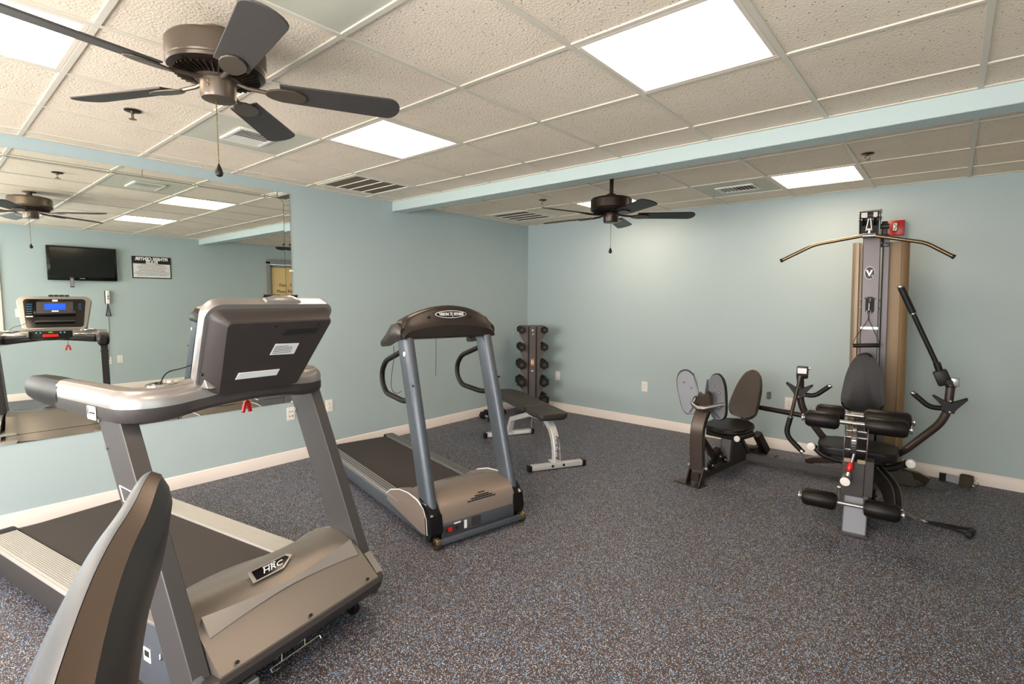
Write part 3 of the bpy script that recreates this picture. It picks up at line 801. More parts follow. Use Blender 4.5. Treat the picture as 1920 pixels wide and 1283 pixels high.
    f = G(); sec = [(-.55, -1), (.55, -1), (.88, -.72), (1.01, -.2), (1.01, 1), (-1.01, 1), (-1.01, -.2), (-.88, -.72)]
    sweep(f, U(1.034, 0, .058), sec); obj('handlebar_underside', f, M['dark'], bar, sharp=35)
    for s in (-1, 1):
        f = G(); sec = [(-.5, -1), (.5, -1), (.9, -.6), (1, 0), (.9, .6), (.5, 1), (-.5, 1), (-.9, .6), (-1, 0), (-.9, -.6)]
        P = [(-.90, s*.385, 1.063, .096, .118), (-1.05, s*.385, 1.066, .094, .114), (-1.19, s*.385, 1.068, .090, .104), (-1.225, s*.385, 1.068, .080, .088), (-1.238, s*.385, 1.068, .05, .06)]
        sweep(f, P, sec); obj('hand_grip', f, M['rubber'], t, sharp=40)
        f = G(); m_ = Matrix.Translation((-.44, s*.265, 1.124)); f.lathe([(.056, 0), (.056, .008), (.048, .011), (.044, .004), (.02, .001)], m_ @ Matrix.Diagonal((.85, 1.15, 1, 1)), 28); o = obj('cup_holder', f, M['chrome'], bar)
        f = G(); f.lathe([(.043, .0), (.043, .0035), (.001, .0035)], m_ @ Matrix.Diagonal((.85, 1.15, 1, 1)), 28); obj('holder_well', f, M['blackgloss'], o)
    # stickers on the corner
    f = G(); f.prism(rrect(.066, .05, .006, 3), .0012, Matrix(((1, 0, 0, -.60), (0, 0, -1, -.4345), (0, 1, 0, 1.035), (0, 0, 0, 1)))); st = obj('corner_label', f, M['label'], bar)
    text('corner_lettering', 'i', .036, Matrix(((1, 0, 0, -.625), (0, 0, -1, -.4362), (0, 1, 0, 1.040), (0, 0, 0, 1))), M['ink'], bar, off=.001)
    text('corner_lettering', 'concept', .013, Matrix(((1, 0, 0, -.594), (0, 0, -1, -.4362), (0, 1, 0, 1.036), (0, 0, 0, 1))), M['ink'], bar)
    # console
    b0 = V((-.385, .03, 1.115)); tilt = math.radians(31)
    ez = V((math.sin(tilt), 0, math.cos(tilt))); ex = V((0, 1, 0)); en = V((math.cos(tilt), 0, -math.sin(tilt)))   # en: toward the camera side
    C = Matrix((ex, ez, -ex.cross(ez)*0+en, )).transposed().to_4x4(); C.translation = b0       # local: x across, y up the face, z back side
    def outl(w0, w1, y0, y1, r, arch=0, n=6):
        o = []
        for (cx, cy, a0) in ((w1/2-r, y1-r, 0), (-w1/2+r, y1-r, 90), (-w0/2+r, y0+r, 180), (w0/2-r, y0+r, 270)):
            for k in range(n+1):
                a = math.radians(a0+90*k/n); o.append([cx+r*math.cos(a), cy+r*math.sin(a)])
        return [(x, y+arch*(1-(2*x/w1)**2)*(1 if y > (y0+y1)/2 else 0)) for x, y in o]
    f = G()
    rs = []
    for dz, gr in ((-.022, -.012), (-.012, 0), (.012, .004), (.022, -.004)):
        rs.append([C @ V((x*(1+gr*2), y, dz)) for x, y in outl(.475, .555, .0, .375, .05, .010)])
    f.rings(rs); con = obj('console', f, M['silver'], t, sharp=30)
    f = G(); rs = []
    for dz, w0, w1, y0, y1, r, cx in ((.018, .455, .530, .004, .362, .04, 0), (.026, .445, .520, .004, .356, .035, 0), (.038, .430, .505, .004, .350, .03, -.002), (.078, .360, .462, .004, .338, .018, .004), (.082, .352, .454, .006, .333, .016, .004)):
        rs.append([C @ V((x+cx, y, dz)) for x, y in outl(w0, w1, y0, y1, r)])
    f.rings(rs); back = obj('console_back', f, M['dark'], con, sharp=25)
    f = G()
    for k in range(14): f.box((.02+k*.0115, .284, .0825), (.0035, .030, .003), rot=(0, 0, -.35), m=C)
    obj('vent_slots', f, M['ink'], con)
    f = G(); f.prism([(-.002, .178), (.112, .172), (.118, .225), (.006, .231)], .0015, C @ Matrix.Translation((-.01, 0, .0815))); obj('rating_label', f, M['label'], con)
    f = G()
    for k in range(5): f.box((.04+(-.01 if k == 0 else 0), .217-k*.008, .0833), (.06 if k == 0 else .085, .0022, .0005), m=C)
    obj('rating_print', f, M['post'], con)
    f = G(); f.prism([(-.115, .075), (.065, .070), (.070, .100), (-.110, .106)], .004, C @ Matrix.Translation((-.01, 0, .0805)), bev=.001, seg=1); obj('slot_plate', f, M['label'], con)
    f = G()
    for (x, y) in ((-.236, .22), (-.226, .08), (.244, .22), (.236, .10)): f.cyl(C @ V((x, y, .024)), C @ V((x, y, .036)), .006, 12)
    for (x, y) in ((-.03, .315), (.17, .315)): f.cyl(C @ V((x, y, .078)), C @ V((x, y, .0835)), .006, 12)
    obj('screw_recess', f, M['ink'], con)
    f = G(); rs = []
    for y, w, z0, z1 in ((.372, .17, -.02, .02), (.385, .165, -.018, .016), (.398, .15, -.015, .008), (.402, .13, -.012, 0)):
        rs.append([C @ V((x*w/2+.03, y-.012*(x*x), z)) for x, z in ((-1, z0), (-.5, z0), (.5, z0), (1, z0), (1, z1), (.5, z1), (-.5, z1), (-1, z1))])
    f.rings(rs); obj('console_fan', f, M['silver'], con)
    f = G()
    for k in range(4): f.box((-.03+k*.04, .385, -.0195), (.034, .022, .006), m=C)
    obj('fan_grille', f, M['ink'], con)
    # brackets joining console and bar
    for s in (-1, 1):
        f = G(); f.prism([(0, 0), (.10, 0), (.055, .085)], .035, Matrix(((1, 0, 0, -.40), (0, 0, 1, .03+s*.20-.0175), (0, 1, 0, 1.112), (0, 0, 0, 1))), bev=.004); obj('console_bracket', f, M['silver'], t)
    # user side of the console (faces the mirror)
    f = G(); f.prism(outl(.42, .46, .03, .345, .03), .004, C @ Matrix.Translation((0, 0, -.0255)) ); obj('display_panel', f, M['blackgloss'], con)
    f = G(); f.box((0, .245, -.028), (.27, .135, .006), m=C, bev=.002, seg=1); scb = obj('screen_bezel', f, M['dark'], con)
    f = G(); f.box((0, .255, -.0315), (.155, .068, .003), m=C); obj('screen', f, M['screen'], scb)
    f = G()
    for s in (-1, 1):
        for k in range(5 if s < 0 else 3): f.box((s*.185, .285-k*.026, -.028), (.038 if s < 0 else .02, .0035, .003), m=C)
    obj('keypad_print', f, M['bluekey'], con)
    f = G(); f.box((0, .325, -.029), (.04, .02, .003), m=C); f.box((0, .205, -.032), (.05, .014, .003), m=C); f.box((-.185, .15, -.028), (.05, .012, .003), m=C); obj('panel_labels', f, M['label'], con)
    f = G(); f.box((0, .170, -.045), (.29, .012, .035), m=C, bev=.004); f.box((0, .085, -.040), (.29, .012, .028), m=C, bev=.004)
    for s in (-1, 1): f.box((s*.145, .180, -.050), (.012, .03, .02), m=C, bev=.003, seg=1)
    obj('reading_shelf', f, M['dark'], con)
    # control pod in the middle of the bar
    f = G(); rs = []
    for y in [-.155+.31*k/12 for k in range(13)]:
        a = y/.155; w = .055*(1-.75*a*a)+.01
        rs.append([(-.49-w, y, 1.075-.035*(1-a*a)), (-.49-w*.6, y, 1.12), (-.45, y, 1.132), (-.42, y, 1.13), (-.42, y, 1.06), (-.47, y, 1.035)])
    f.rings(rs); pod = obj('control_pod', f, M['blackgloss'], t, sharp=40)
    f = G(); f.box((-.548, .0, 1.083), (.012, .11, .030), rot=(0, .45, 0), bev=.003, seg=1); obj('stop_button', f, M['red'], pod)
    f = G(); f.box((-.530, 0, 1.113), (.006, .03, .008), rot=(0, .6, 0)); obj('start_button', f, M['green'], pod)
    f = G()
    for s in (-1, 1):
        for q in (-1, 1): f.cyl((-.528+q*.0, s*.085+q*.014, 1.108), (-.534, s*.085+q*.014, 1.112), .007, 10)
    obj('speed_buttons', f, M['bluekey'], pod)
    for s in (-1, 1):
        f = G(); f.tube([(-.515, s*.17, 1.093), (-.52, s*.20, 1.094), (-.52, s*.30, 1.09), (-.51, s*.33, 1.088)], .016, 12); obj('pulse_sensor', f, M['chrome'], t)
    # safety key on a cord
    f = G(); f.tube([(-.50, .118, 1.05), (-.52, .118, 1.01), (-.535, .118, .985)], .0018, 6); o = obj('safety_cord', f, M['black'], t)
    f = G(); f.box((-.54, .106, .962), (.014, .014, .048), rot=(-.25, 0, 0), bev=.005); f.box((-.54, .130, .962), (.014, .016, .048), rot=(.2, 0, 0), bev=.005); f.box((-.54, .118, .984), (.016, .022, .014), bev=.004)
    obj('safety_clip', f, M['red'], o)
    # head-phone cable on the bar
    f = G(); f.tube(smooth_path([(-.42, -.29, 1.136), (-.45, -.26, 1.165), (-.46, -.23, 1.175), (-.44, -.205, 1.18), (-.40, -.17, 1.20)], 2), .0025, 6); obj('audio_cable', f, M['black'], t)
    # transport wheels, cord bracket, power inlet
    for s in (-1, 1):
        f = G(); f.cyl((-.13, s*.33-.015, .036), (-.13, s*.33+.015, .036), .036, 24, bev=.006); o = obj('wheel', f, M['black'], t)
        f = G(); f.box((-.16, s*.33+.024*s, .07), (.05, .006, .07)); f.cyl((-.13, s*.33-.02, .036), (-.13, s*.33+.03*s+.001, .036), .008, 10); obj('wheel_bracket', f, M['dark'], o)
        f = G(); f.cyl((-1.85, s*.30, 0), (-1.85, s*.30, .09), .025, 16, bev=.004); obj('rear_foot', f, M['black'], t)
    f = G()
    for yy in (-.135, -.035): f.tube([(-.03, yy, .112), (-.004, yy+.008, .142), (.012, yy-.004, .122)], .0028, 6)
    f.tube([(.012, .030, .122), (.012, -.185, .122), (.020, -.185, .112), (.022, -.15, .112)], .003, 6); f.tube([(.012, .030, .122), (.020, .030, .112), (.022, -.005, .112)], .003, 6)
    obj('cord_hanger', f, M['chrome'], t)
    f = G(); f.box((-.03, -.235, .085), (.03, .05, .03), bev=.004, seg=1); f.cyl((-.03, -.235, .07), (.0, -.235, .02), .010, 10); o = obj('plug_housing', f, M['silver'], t)
    f = G(); f.tube([(0, -.235, .03), (.03, -.235, .008), (.06, -.25, .006), (.02, -.30, .006), (-.1, -.33, .006), (-.5, -.2, .006)], .006, 8); obj('power_cable', f, M['black'], o)
    f = G(); f.box((-.035, -.29, .085), (.02, .045, .022), rot=(.3, 0, 0), bev=.003, seg=1); obj('reset_switch', f, M['red'], t)
    return t
treadmill_one()

# ------------------------------------------------------------------ treadmill 2 (arched black console)
def treadmill_two():
    t = thing('treadmill', 'grey treadmill with an arched black console, standing behind the first by the left wall', 'treadmill', world_from(-11.7, 2.87, -2.72), math.radians(-11.7), 'treadmills')
    f = G()
    for s in (-1, 1): f.box((-1.08, s*.325, .085), (1.90, .03, .085), bev=.004)
    f.box((-1.0, 0, .09), (1.7, .6, .04)); obj('deck_frame', f, M['bluegrey'], t)
    f = G(); f.box((-1.25, 0, .142), (1.45, .50, .010)); f.cyl((-1.98, -.25, .118), (-1.98, .25, .118), .027, 18); obj('running_belt', f, M['belt'], t)
    for s in (-1, 1):
        f = G(); pr = [(.255, .13)]
        for k in range(4):
            y0 = .258+.080*k/4; dy = .02
            pr += [(y0, .150), (y0+.003, .160), (y0+dy-.005, .160), (y0+dy-.002, .150)]
        pr += [(.340, .158), (.345, .150), (.345, .130)]
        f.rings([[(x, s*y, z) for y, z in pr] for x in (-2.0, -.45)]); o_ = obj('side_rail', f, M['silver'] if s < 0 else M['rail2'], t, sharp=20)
        f = G()
        for k in (1, 2, 3): f.box((-1.225, s*(.258+.020*k-.0008), .1545), (1.54, .0072, .0085))
        obj('rail_grooves', f, M['ink'], o_)
        f = G(); f.box((-2.0, s*.30, .125), (.06, .095, .065), bev=.010); f.box((-1.9, s*.30, .03), (.06, .06, .06), bev=.006); obj('rear_cap', f, M['black'], t)
    f = G(); rs = []
    ys = [-.27+.54*k/16 for k in range(17)]
    for y in ys:
        a = y/.27; k = 1-a*a
        pr = [(-.63+.05*a*a, .148), (-.52, .185), (-.42, .225+.012*k), (-.30, .262+.012*k), (-.18, .278+.008*k), (-.10, .272), (-.045, .240), (-.022, .20), (-.020, .128), (-.06, .12), (-.5, .12)]
        rs.append([(x, y, z) for x, z in pr])
    f.rings(rs); hood = obj('motor_hood', f, M['hood2'], t, sharp=30)
    f = G()
    # half-moon vent on the front slope
    for i, zz in enumerate((.246, .236, .226, .216)):
        n = (2, 4, 6, 8)[i]
        for k in range(n):
            f.box(((-.022-(zz-.2)*.575 if zz < .24 else -.045-(zz-.24)*1.72)+.001, .035+(k-(n-1)/2)*.0265-.004*i, zz), (.005, .0235, .0075), rot=(0, -.52, 0))
    obj('hood_vent', f, M['ink'], hood)
    text('hood_lettering', 'VISION FITNESS', .026, align(V((-.33, 0, 1)), x=V((0, 1, 0)), loc=(-.33, .03, .2675)), M['post'], hood)
    for s in (-1, 1):
        f = G(); out = [(-.63, .10), (-.62, .150), (-.55, .195), (-.42, .235), (-.30, .250), (-.18, .245), (-.10, .215), (-.065, .16), (-.055, .06), (-.12, .055)]
        f.prism(out, .075, Matrix(((1, 0, 0, 0), (0, 0, 1, .268 if s > 0 else -.343), (0, 1, 0, 0), (0, 0, 0, 1))), bev=.010, seg=3)
        o = obj('side_cover', f, M['hood2'], t)
        f = G(); f.tube([(x, s*.345, z+.001) for x, z in [(-.62, .152), (-.55, .197), (-.42, .237), (-.30, .252), (-.18, .247), (-.10, .217), (-.062, .16), (-.052, .07)]], .004, 6); obj('cover_trim', f, M['label'], o)
        f = G(); f.prism([(-.16, .262), (-.075, .245), (-.02, .19), (-.005, .10), (-.03, .035), (-.075, .035), (-.075, .18)], .085, Matrix(((1, 0, 0, 0), (0, 0, 1, .262 if s > 0 else -.347), (0, 1, 0, 0), (0, 0, 0, 1))), bev=.008)
        obj('post_boot', f, M['blackgloss'], t)
    f = G(); f.box((-.05, 0, .085), (.07, .54, .085), bev=.006); fp = obj('front_panel', f, M['bluegrey'], t)
    f = G(); f.box((-.013, -.185, .088), (.004, .16, .055), bev=.003, seg=1); pp = obj('switch_plate', f, M['dark'], fp)
    f = G(); f.box((-.009, -.215, .088), (.008, .024, .024), bev=.002, seg=1); obj('power_switch', f, M['red'], pp)
    f = G(); f.cyl((-.012, -.17, .088), (-.008, -.17, .088), .010, 14); f.cyl((-.012, -.245, .088), (-.005, -.245, .088), .006, 10); obj('power_inlet', f, M['ink'], pp)
    f = G(); f.box((-.012, -.108, .092), (.004, .020, .050)); f.box((-.0115, -.165, .117), (.004, .045, .008)); obj('label', f, M['label'], fp)
    f = G(); f.box((-.012, -.03, .095), (.003, .065, .055)); obj('access_plate', f, M['dark'], fp)
    f = G(); f.box((.012, 0, .040), (.030, .60, .030), bev=.004); obj('roller_bar', f, M['bluegrey'], t)
    for s in (-1, 1):
        f = G(); f.cyl((0, s*.315-.015, .034), (0, s*.315+.015, .034), .034, 24, bev=.005); o = obj('wheel', f, M['bronzebar'], t)
        f = G(); f.cyl((0, s*.29, .034), (0, s*.336, .034), .012, 14); obj('axle', f, M['gundark'], o)
    # posts, rounded front
    for s in (-1, 1):
        f = G(); c0, c1 = V((-.105, s*.30, .20)), V((-.412, s*.295, 1.235)); hx, hy = .062, .034
        pr = [(-hx, -hy+.006), (-hx+.006, -hy)]+[(hx-.034+.034*math.sin(k*PI/8), -hy*math.cos(k*PI/8)) for k in range(9)]+[(-hx+.006, hy), (-hx, hy-.006)]
        f.rings([[c+V((q[0], q[1], 0)) for q in pr] for c in (c0, c1)]); o = obj('upright_post', f, M['bluegrey'], t, sharp=40)
        f = G(); d = c1-c0
        for k in (.97, .70):
            c = c0+d*k; f.cyl(c+V((hx*.7, s*hy*.6, 0)), c+V((hx*.7+.02, s*(hy*.6+.008), 0)), .006, 10)
        obj('bolt', f, M['gundark'], o)
        if s < 0:
            c = c0+d*.88; f = G(); f.cyl(c+V((0.02, -hy+.001, 0)), c+V((.02, -hy-.004, 0)), .016, 18); obj('round_label', f, M['label'], o)
    for s in (-1, 1):
        f = G(); y = s*.30
        f.tube([(-.40, y, 1.135), (-.70, y, 1.035), (-.765, y, .96), (-.762, y, .875), (-.70, y, .815), (-.44, y, .800), (-.30, y, .83)], .0175, 14, fil=.045, fseg=6); obj('grab_handle', f, M['rubber'], t)
    # console: arch loft across y
    f = G(); rs = []
    N = 28
    for k in range(N+1):
        a = -1+2*k/N; y = a*.345
        e = max(0, 1-abs(a)**3.2)
        top = 1.265+.150*e**.9 if abs(a) < 1 else 1.25
        top = 1.318+.092*(1-a*a)-(.0 if abs(a) < .86 else .075*((abs(a)-.86)/.14)**2)
        xf = -.335-.015*a*a; xb = -.470-.02*a*a
        bot = 1.200+.0*a
        rs.append([(xf-.02, y, bot), (xf+.005, y, bot+.012), (xf+.012, y, (bot+top)/2-.02), (xf-.018, y, (bot+top)/2+.02), (xf-.022, y, top-.022), (xf-.034, y, top-.006), (xf-.055, y, top), (xb-.02, y, top-.025), (xb-.06, y, bot+.05), (xb-.02, y, bot-.005), (xb+.02, y, bot-.012)])
    f.rings(rs); con = obj('console', f, M['blackgloss'] if False else M['consoleblack'], t, sharp=40)
    for s in (-1, 1):
        f = G(); rs = []
        for x, w, z0, z1 in ((-.36, .04, 1.20, 1.27), (-.42, .055, 1.195, 1.300), (-.50, .055, 1.175, 1.285), (-.58, .05, 1.145, 1.225), (-.645, .045, 1.135, 1.185), (-.665, .035, 1.142, 1.170)):
            y = s*.335; h = (z1-z0)
            rs.append([(x, y+w/2*q[0], z0+h*(q[1]+1)/2) for q in ((-.7, -1), (.7, -1), (1, -.6), (1, .5), (.6, 1), (-.6, 1), (-1, .5), (-1, -.6))])
        f.rings(rs); obj('console_wing', f, M['consoleblack'], t, sharp=45)
    # oval badge
    bmx = Matrix(((0, 0, 1, -.353), (1, 0, 0, .0), (0, 1, 0, 1.352), (0, 0, 0, 1)))
    ov = lambda a, b, n=40: [(a*math.cos(2*PI*k/n), b*math.sin(2*PI*k/n)) for k in range(n)]
    f = G(); f.prism(ov(.116, .024), .004, bmx); o = obj('badge_rim', f, M['whiteink'], con)
    f = G(); f.prism(ov(.1125, .0205), .005, bmx); obj('badge_face', f, M['ink'], o)
    text('badge_lettering', 'VISION', .026, bmx @ Matrix.Translation((-.054, 0, .006)), M['whiteink'], con, off=.0008, sx=.85)
    text('badge_lettering', 'FITNESS', .026, bmx @ Matrix.Translation((.056, 0, .006)), M['whiteink'], con, off=.0008, sx=.80)
    f = G(); mm = bmx @ Matrix.Translation((0, 0, .0065))
    f.tube([mm @ V(q) for q in ((-.012, .012, 0), (-.002, .004, 0), (.004, .0, 0), (.012, .012, 0))], .0016, 5); f.tube([mm @ V(q) for q in ((.0, .002, 0), (.006, -.008, 0), (.014, -.016, 0))], .0018, 5); f.tube([mm @ V(q) for q in ((.0, .002, 0), (-.010, -.008, 0))], .0016, 5); f.ball(mm @ V((-.001, .012, 0)), .003)
    obj('runner_logo', f, M['whiteink'], con)
    f = G()
    for s in (-1, 1): f.cyl((-.358, s*.155-.005, 1.335), (-.350, s*.155-.005, 1.335), .008, 12)
    obj('screw_recess', f, M['ink'], con)
    f = G(); f.box((-.40, .19, 1.186), (.03, .05, .016), rot=(.2, 0, 0), bev=.003, seg=1); obj('cable_clip', f, M['dark'], con)
    f = G(); f.box((-.52, 0, 1.30), (.006, .34, .12), rot=(0, .55, 0)); obj('display_panel', f, M['blackgloss'], con)
    f = G(); f.tube([(-.42, -.075, 1.20), (-.425, -.070, 1.1), (-.422, -.075, 1.0), (-.425, -.075, .945)], .0018, 6); obj('hanging_cord', f, M['dark'], t)
    f = G(); f.tube(smooth_path([(-.50, -.335, 1.15), (-.46, -.35, 1.08), (-.50, -.355, .95), (-.50, -.355, .87), (-.44, -.35, .85), (-.38, -.345, .875)], 2), .002, 6); obj('looped_cord', f, M['black'], t)
    return t
M['consoleblack'] = mat('console_black', srgb(40, 33, 30), .3, bump=.15, bscale=400)
treadmill_two()

# ------------------------------------------------------------------ weight bench
def bench():
    t = thing('weight_bench', 'flat black padded weight bench with silver legs in front of the dumbbell rack', 'weight bench', (1.88, -1.918, 0), math.radians(-28))
    def foot(x, wid, name='foot_bar'):
        f = G(); f.box((x, 0, .03), (.05, 2*wid-.07, .045), bev=.004); o = obj(name, f, M['benchframe'], t)
        for s in (-1, 1):
            f = G(); f.box((x, s*(wid-.018), .026), (.056, .036, .052), bev=.008); obj('end_cap', f, M['black'], o)
        return o
    a = foot(0, .275); b = foot(-1.14, .285)
    f = G()
    for y in (-.05, .055): f.cyl((.024, y, .032), (.031, y, .032), .011, 14)
    obj('bolt', f, M['ink'], a)
    f = G()
    for y in (-.135, .135): f.box((-1.114, y, .032), (.003, .17, .026))
    obj('label_strip', f, M['label'], b)
    f = G(); f.tube([(-.01, 0, .05), (-.01, 0, .10), (-.02, 0, .18), (-.05, 0, .26), (-.105, 0, .33), (-.18, 0, .375), (-.26, 0, .395)], 1, sq=(.030, .030)); o = obj('front_leg', f, M['benchframe'], t)
    f = G(); f.box((-.03, 0, .055), (.10, .09, .006)); obj('weld_plate', f, M['benchframe'], o)
    m_ = Matrix(((0, 0, 1, .0215), (0, -1, 0, 0), (1, 0, 0, .19), (0, 0, 0, 1)))
    mt_ = Matrix.Translation((0, 0, 0)) @ Matrix(((0, 0, 1, .0215), (0, 1, 0, .0), (-1, 0, 0, .185), (0, 0, 0, 1)))
    # lettering reads upward along the leg
    up = V((-.07, 0, 1)).normalized(); nn = V((1, 0, .07)).normalized(); m3 = Matrix((up, nn.cross(up), nn)).transposed().to_4x4(); m3.translation = V((.0165, 0, .175))
    text('leg_lettering', 'Body-Solid', .046, m3, M['ink'], o, shear=.45, off=.0008)
    f = G(); f.tube([(-.20, 0, .385), (-.55, 0, .36), (-1.05, 0, .20), (-1.13, 0, .06)], 1, sq=(.025, .025)); obj('spine', f, M['benchframe'], t)
    f = G(); f.box((-.32, 0, .40), (.20, .05, .02)); f.box((-.45, .0, .365), (.03, .06, .10)); f.cyl((-.36, -.05, .33), (-.36, .05, .33), .012, 12); f.cyl((-.36, .045, .33), (-.36, .045, .27), .007, 10); f.cyl((-.45, -.04, .33), (-.45, -.04, .25), .007, 10)
    obj('adjuster', f, M['steel'], t)
    f = G(); f.prism(rrect(.36, .27, .035, 4), .055, Matrix.Translation((-.225, 0, .415)), bev=.014, seg=3); obj('seat_pad', f, M['benchpad'], t)
    f = G(); out = [(-.415, -.135), (-.415, .135), (-1.10, .135), (-1.30, .105), (-1.345, .06), (-1.345, -.06), (-1.30, -.105), (-1.10, -.135)]
    f.prism(out, .055, Matrix.Translation((0, 0, .415)), bev=.014, seg=3); obj('back_pad', f, M['benchpad'], t)
    for x in (-.225,):
        f = G(); f.box((x, 0, .409), (.30, .22, .012)); obj('seat_board', f, M['black'], t)
    f = G(); f.box((-.85, 0, .409), (.80, .18, .012)); obj('back_board', f, M['black'], t)
bench()

# ------------------------------------------------------------------ dumbbells
def dumbbell(r, L, label, name='dumbbell', group=None, m=None, handle='steel'):
    t = thing(name, label, 'dumbbell', (0, 0, 0), 0, group)
    for s in (-1, 1):
        f = G()
        hx = lambda k, z: [V((k*math.cos(PI/6+q*PI/3), s*z, k*math.sin(PI/6+q*PI/3))) for q in range(6)]
        f.rings([hx(r*.78, L/2-.075-.3*r+.02), hx(r, L/2-.055-.25*r+.02), hx(r, L/2-.012), hx(r*.84, L/2)]); o = obj('hex_head', f, M['rubber'], t, sharp=20)
        f = G(); f.cyl((0, s*(L/2-.002), 0), (0, s*(L/2+.001), 0), r*.36, 18); obj('end_disc', f, M['dark'], o)
    f = G(); pr = []
    h = L/2-.05
    f.lathe([(.013, -h), (.013, -h*.8), (.017, -h*.3), (.017, h*.3), (.013, h*.8), (.013, h)], Matrix.Rotation(-PI/2, 4, 'X'), 16); obj('handle', f, M[handle], t)
    if m is not None: t.matrix_world = m
    return t
def rack():
    RM = Matrix.Translation((.40, -.40, 0)) @ Matrix.Rotation(math.radians(45), 4, 'Z')
    t = thing('dumbbell_rack', 'tall narrow grey dumbbell rack tower standing in the room corner', 'dumbbell rack', (.40, -.40, 0), math.radians(45))
    zs = [1.072, .858, .640, .424, .200]; rs = [.049, .053, .060, .066, .071]
    right = [(.128, 1.125)]
    for i, z in enumerate(zs):
        if i: right.append((.098, z+.045))
        right += [(.122, z-.012), (.158, z-.016), (.158, z-.05)] if i else [(.128, z-.012), (.158, z-.016), (.158, z-.06)]
    right.append((.10, .05))
    out = right + [(-x, z) for x, z in right[::-1]]
    out = [p for p in out if p[1] >= .05]
    for yy, nm in ((-.043, 'front_panel'), (.043, 'rear_panel')):
        f = G(); f.prism(out, .006, Matrix(((1, 0, 0, 0), (0, 0, -1, yy+.003), (0, 1, 0, 0), (0, 0, 0, 1)))); o = obj(nm, f, M['rack'], t)
        if nm == 'front_panel':
            for s in (-1, 1):
                f = G(); f.box((s*.048, yy-.0045, .58), (.020, .004, 1.06)); obj('groove_strip', f, M['ink'], o)
            f = G()
            for z in (1.065, .555): f.cyl((0, yy-.003, z), (0, yy-.009, z), .011, 14)
            obj('bolt', f, M['plate'], o)
            f = G(); f.box((0, yy-.0045, .665), (.038, .003, .085)); w_ = obj('warning_label', f, M['orange'], o)
            f = G(); f.box((0, yy-.0062, .665), (.036, .001, .038)); obj('label_middle', f, M['label'], w_)
            f = G(); f.prism([(-.012, -.008), (0, .004), (.012, .010), (.006, -.002), (.008, -.010)], .001, Matrix(((1, 0, 0, 0), (0, 0, -1, yy-.007), (0, 1, 0, .668), (0, 0, 0, 1)))); obj('label_figure', f, M['ink'], w_)
            text('rack_logo', 'H', .03, Matrix(((1, 0, 0, 0), (0, 0, -1, yy-.004), (0, 1, 0, 1.015), (0, 0, 0, 1))), M['whiteink'], o, shear=.6)
    f = G(); f.box((0, 0, .56), (.07, .078, 1.06), bev=.004); obj('column', f, M['rack'], t)
    f = G(); f.box((0, -.02, .022), (.36, .34, .04), bev=.006); obj('base', f, M['gun'], t)
    wd = ['topmost', 'second from the top', 'third from the top', 'fourth from the top', 'lowest']
    for i, (z, r) in enumerate(zip(zs, rs)):
        for s in (-1, 1):
            c = obj('cradle', G().box((s*.135, 0, z-.019), (.05, .080, .005)), M['rack'], t)
            L = .205+.012*i
            mm = RM @ Matrix.Translation((s*.142, 0, z)) @ Matrix.Rotation(.0, 4, 'X')
            dumbbell(r, L+.05, 'black hex dumbbell on the %s side of the rack, %s' % ('left' if s < 0 else 'right', wd[i]), group='hex dumbbells on the rack', m=mm, handle='gun')
rack()
fl = [((.18, -1.030), 'nearest the camera'), ((.13, -.915), 'second from the camera'), ((.12, -.80), 'third from the camera'), ((.05, -.685), 'farthest, beside the treadmill post')]
FL = ['black hex dumbbell with chrome handle on the floor by the baseboard, leftmost of four',
      'black hex dumbbell with chrome handle on the floor, second from left of four',
      'black hex floor dumbbell, third from left, partly behind a treadmill post',
      'black hex floor dumbbell nearest the room corner, rightmost of four']
for i, ((x, y), _) in enumerate(fl):
    m_ = Matrix.Translation((x+.04, y, .040)) @ Matrix.Rotation(math.radians(72), 4, 'Z') @ Matrix.Rotation(math.radians(30), 4, 'Y')
    dumbbell(.0465, .27, FL[i], group='dumbbells on the floor', m=m_, handle='chrome')

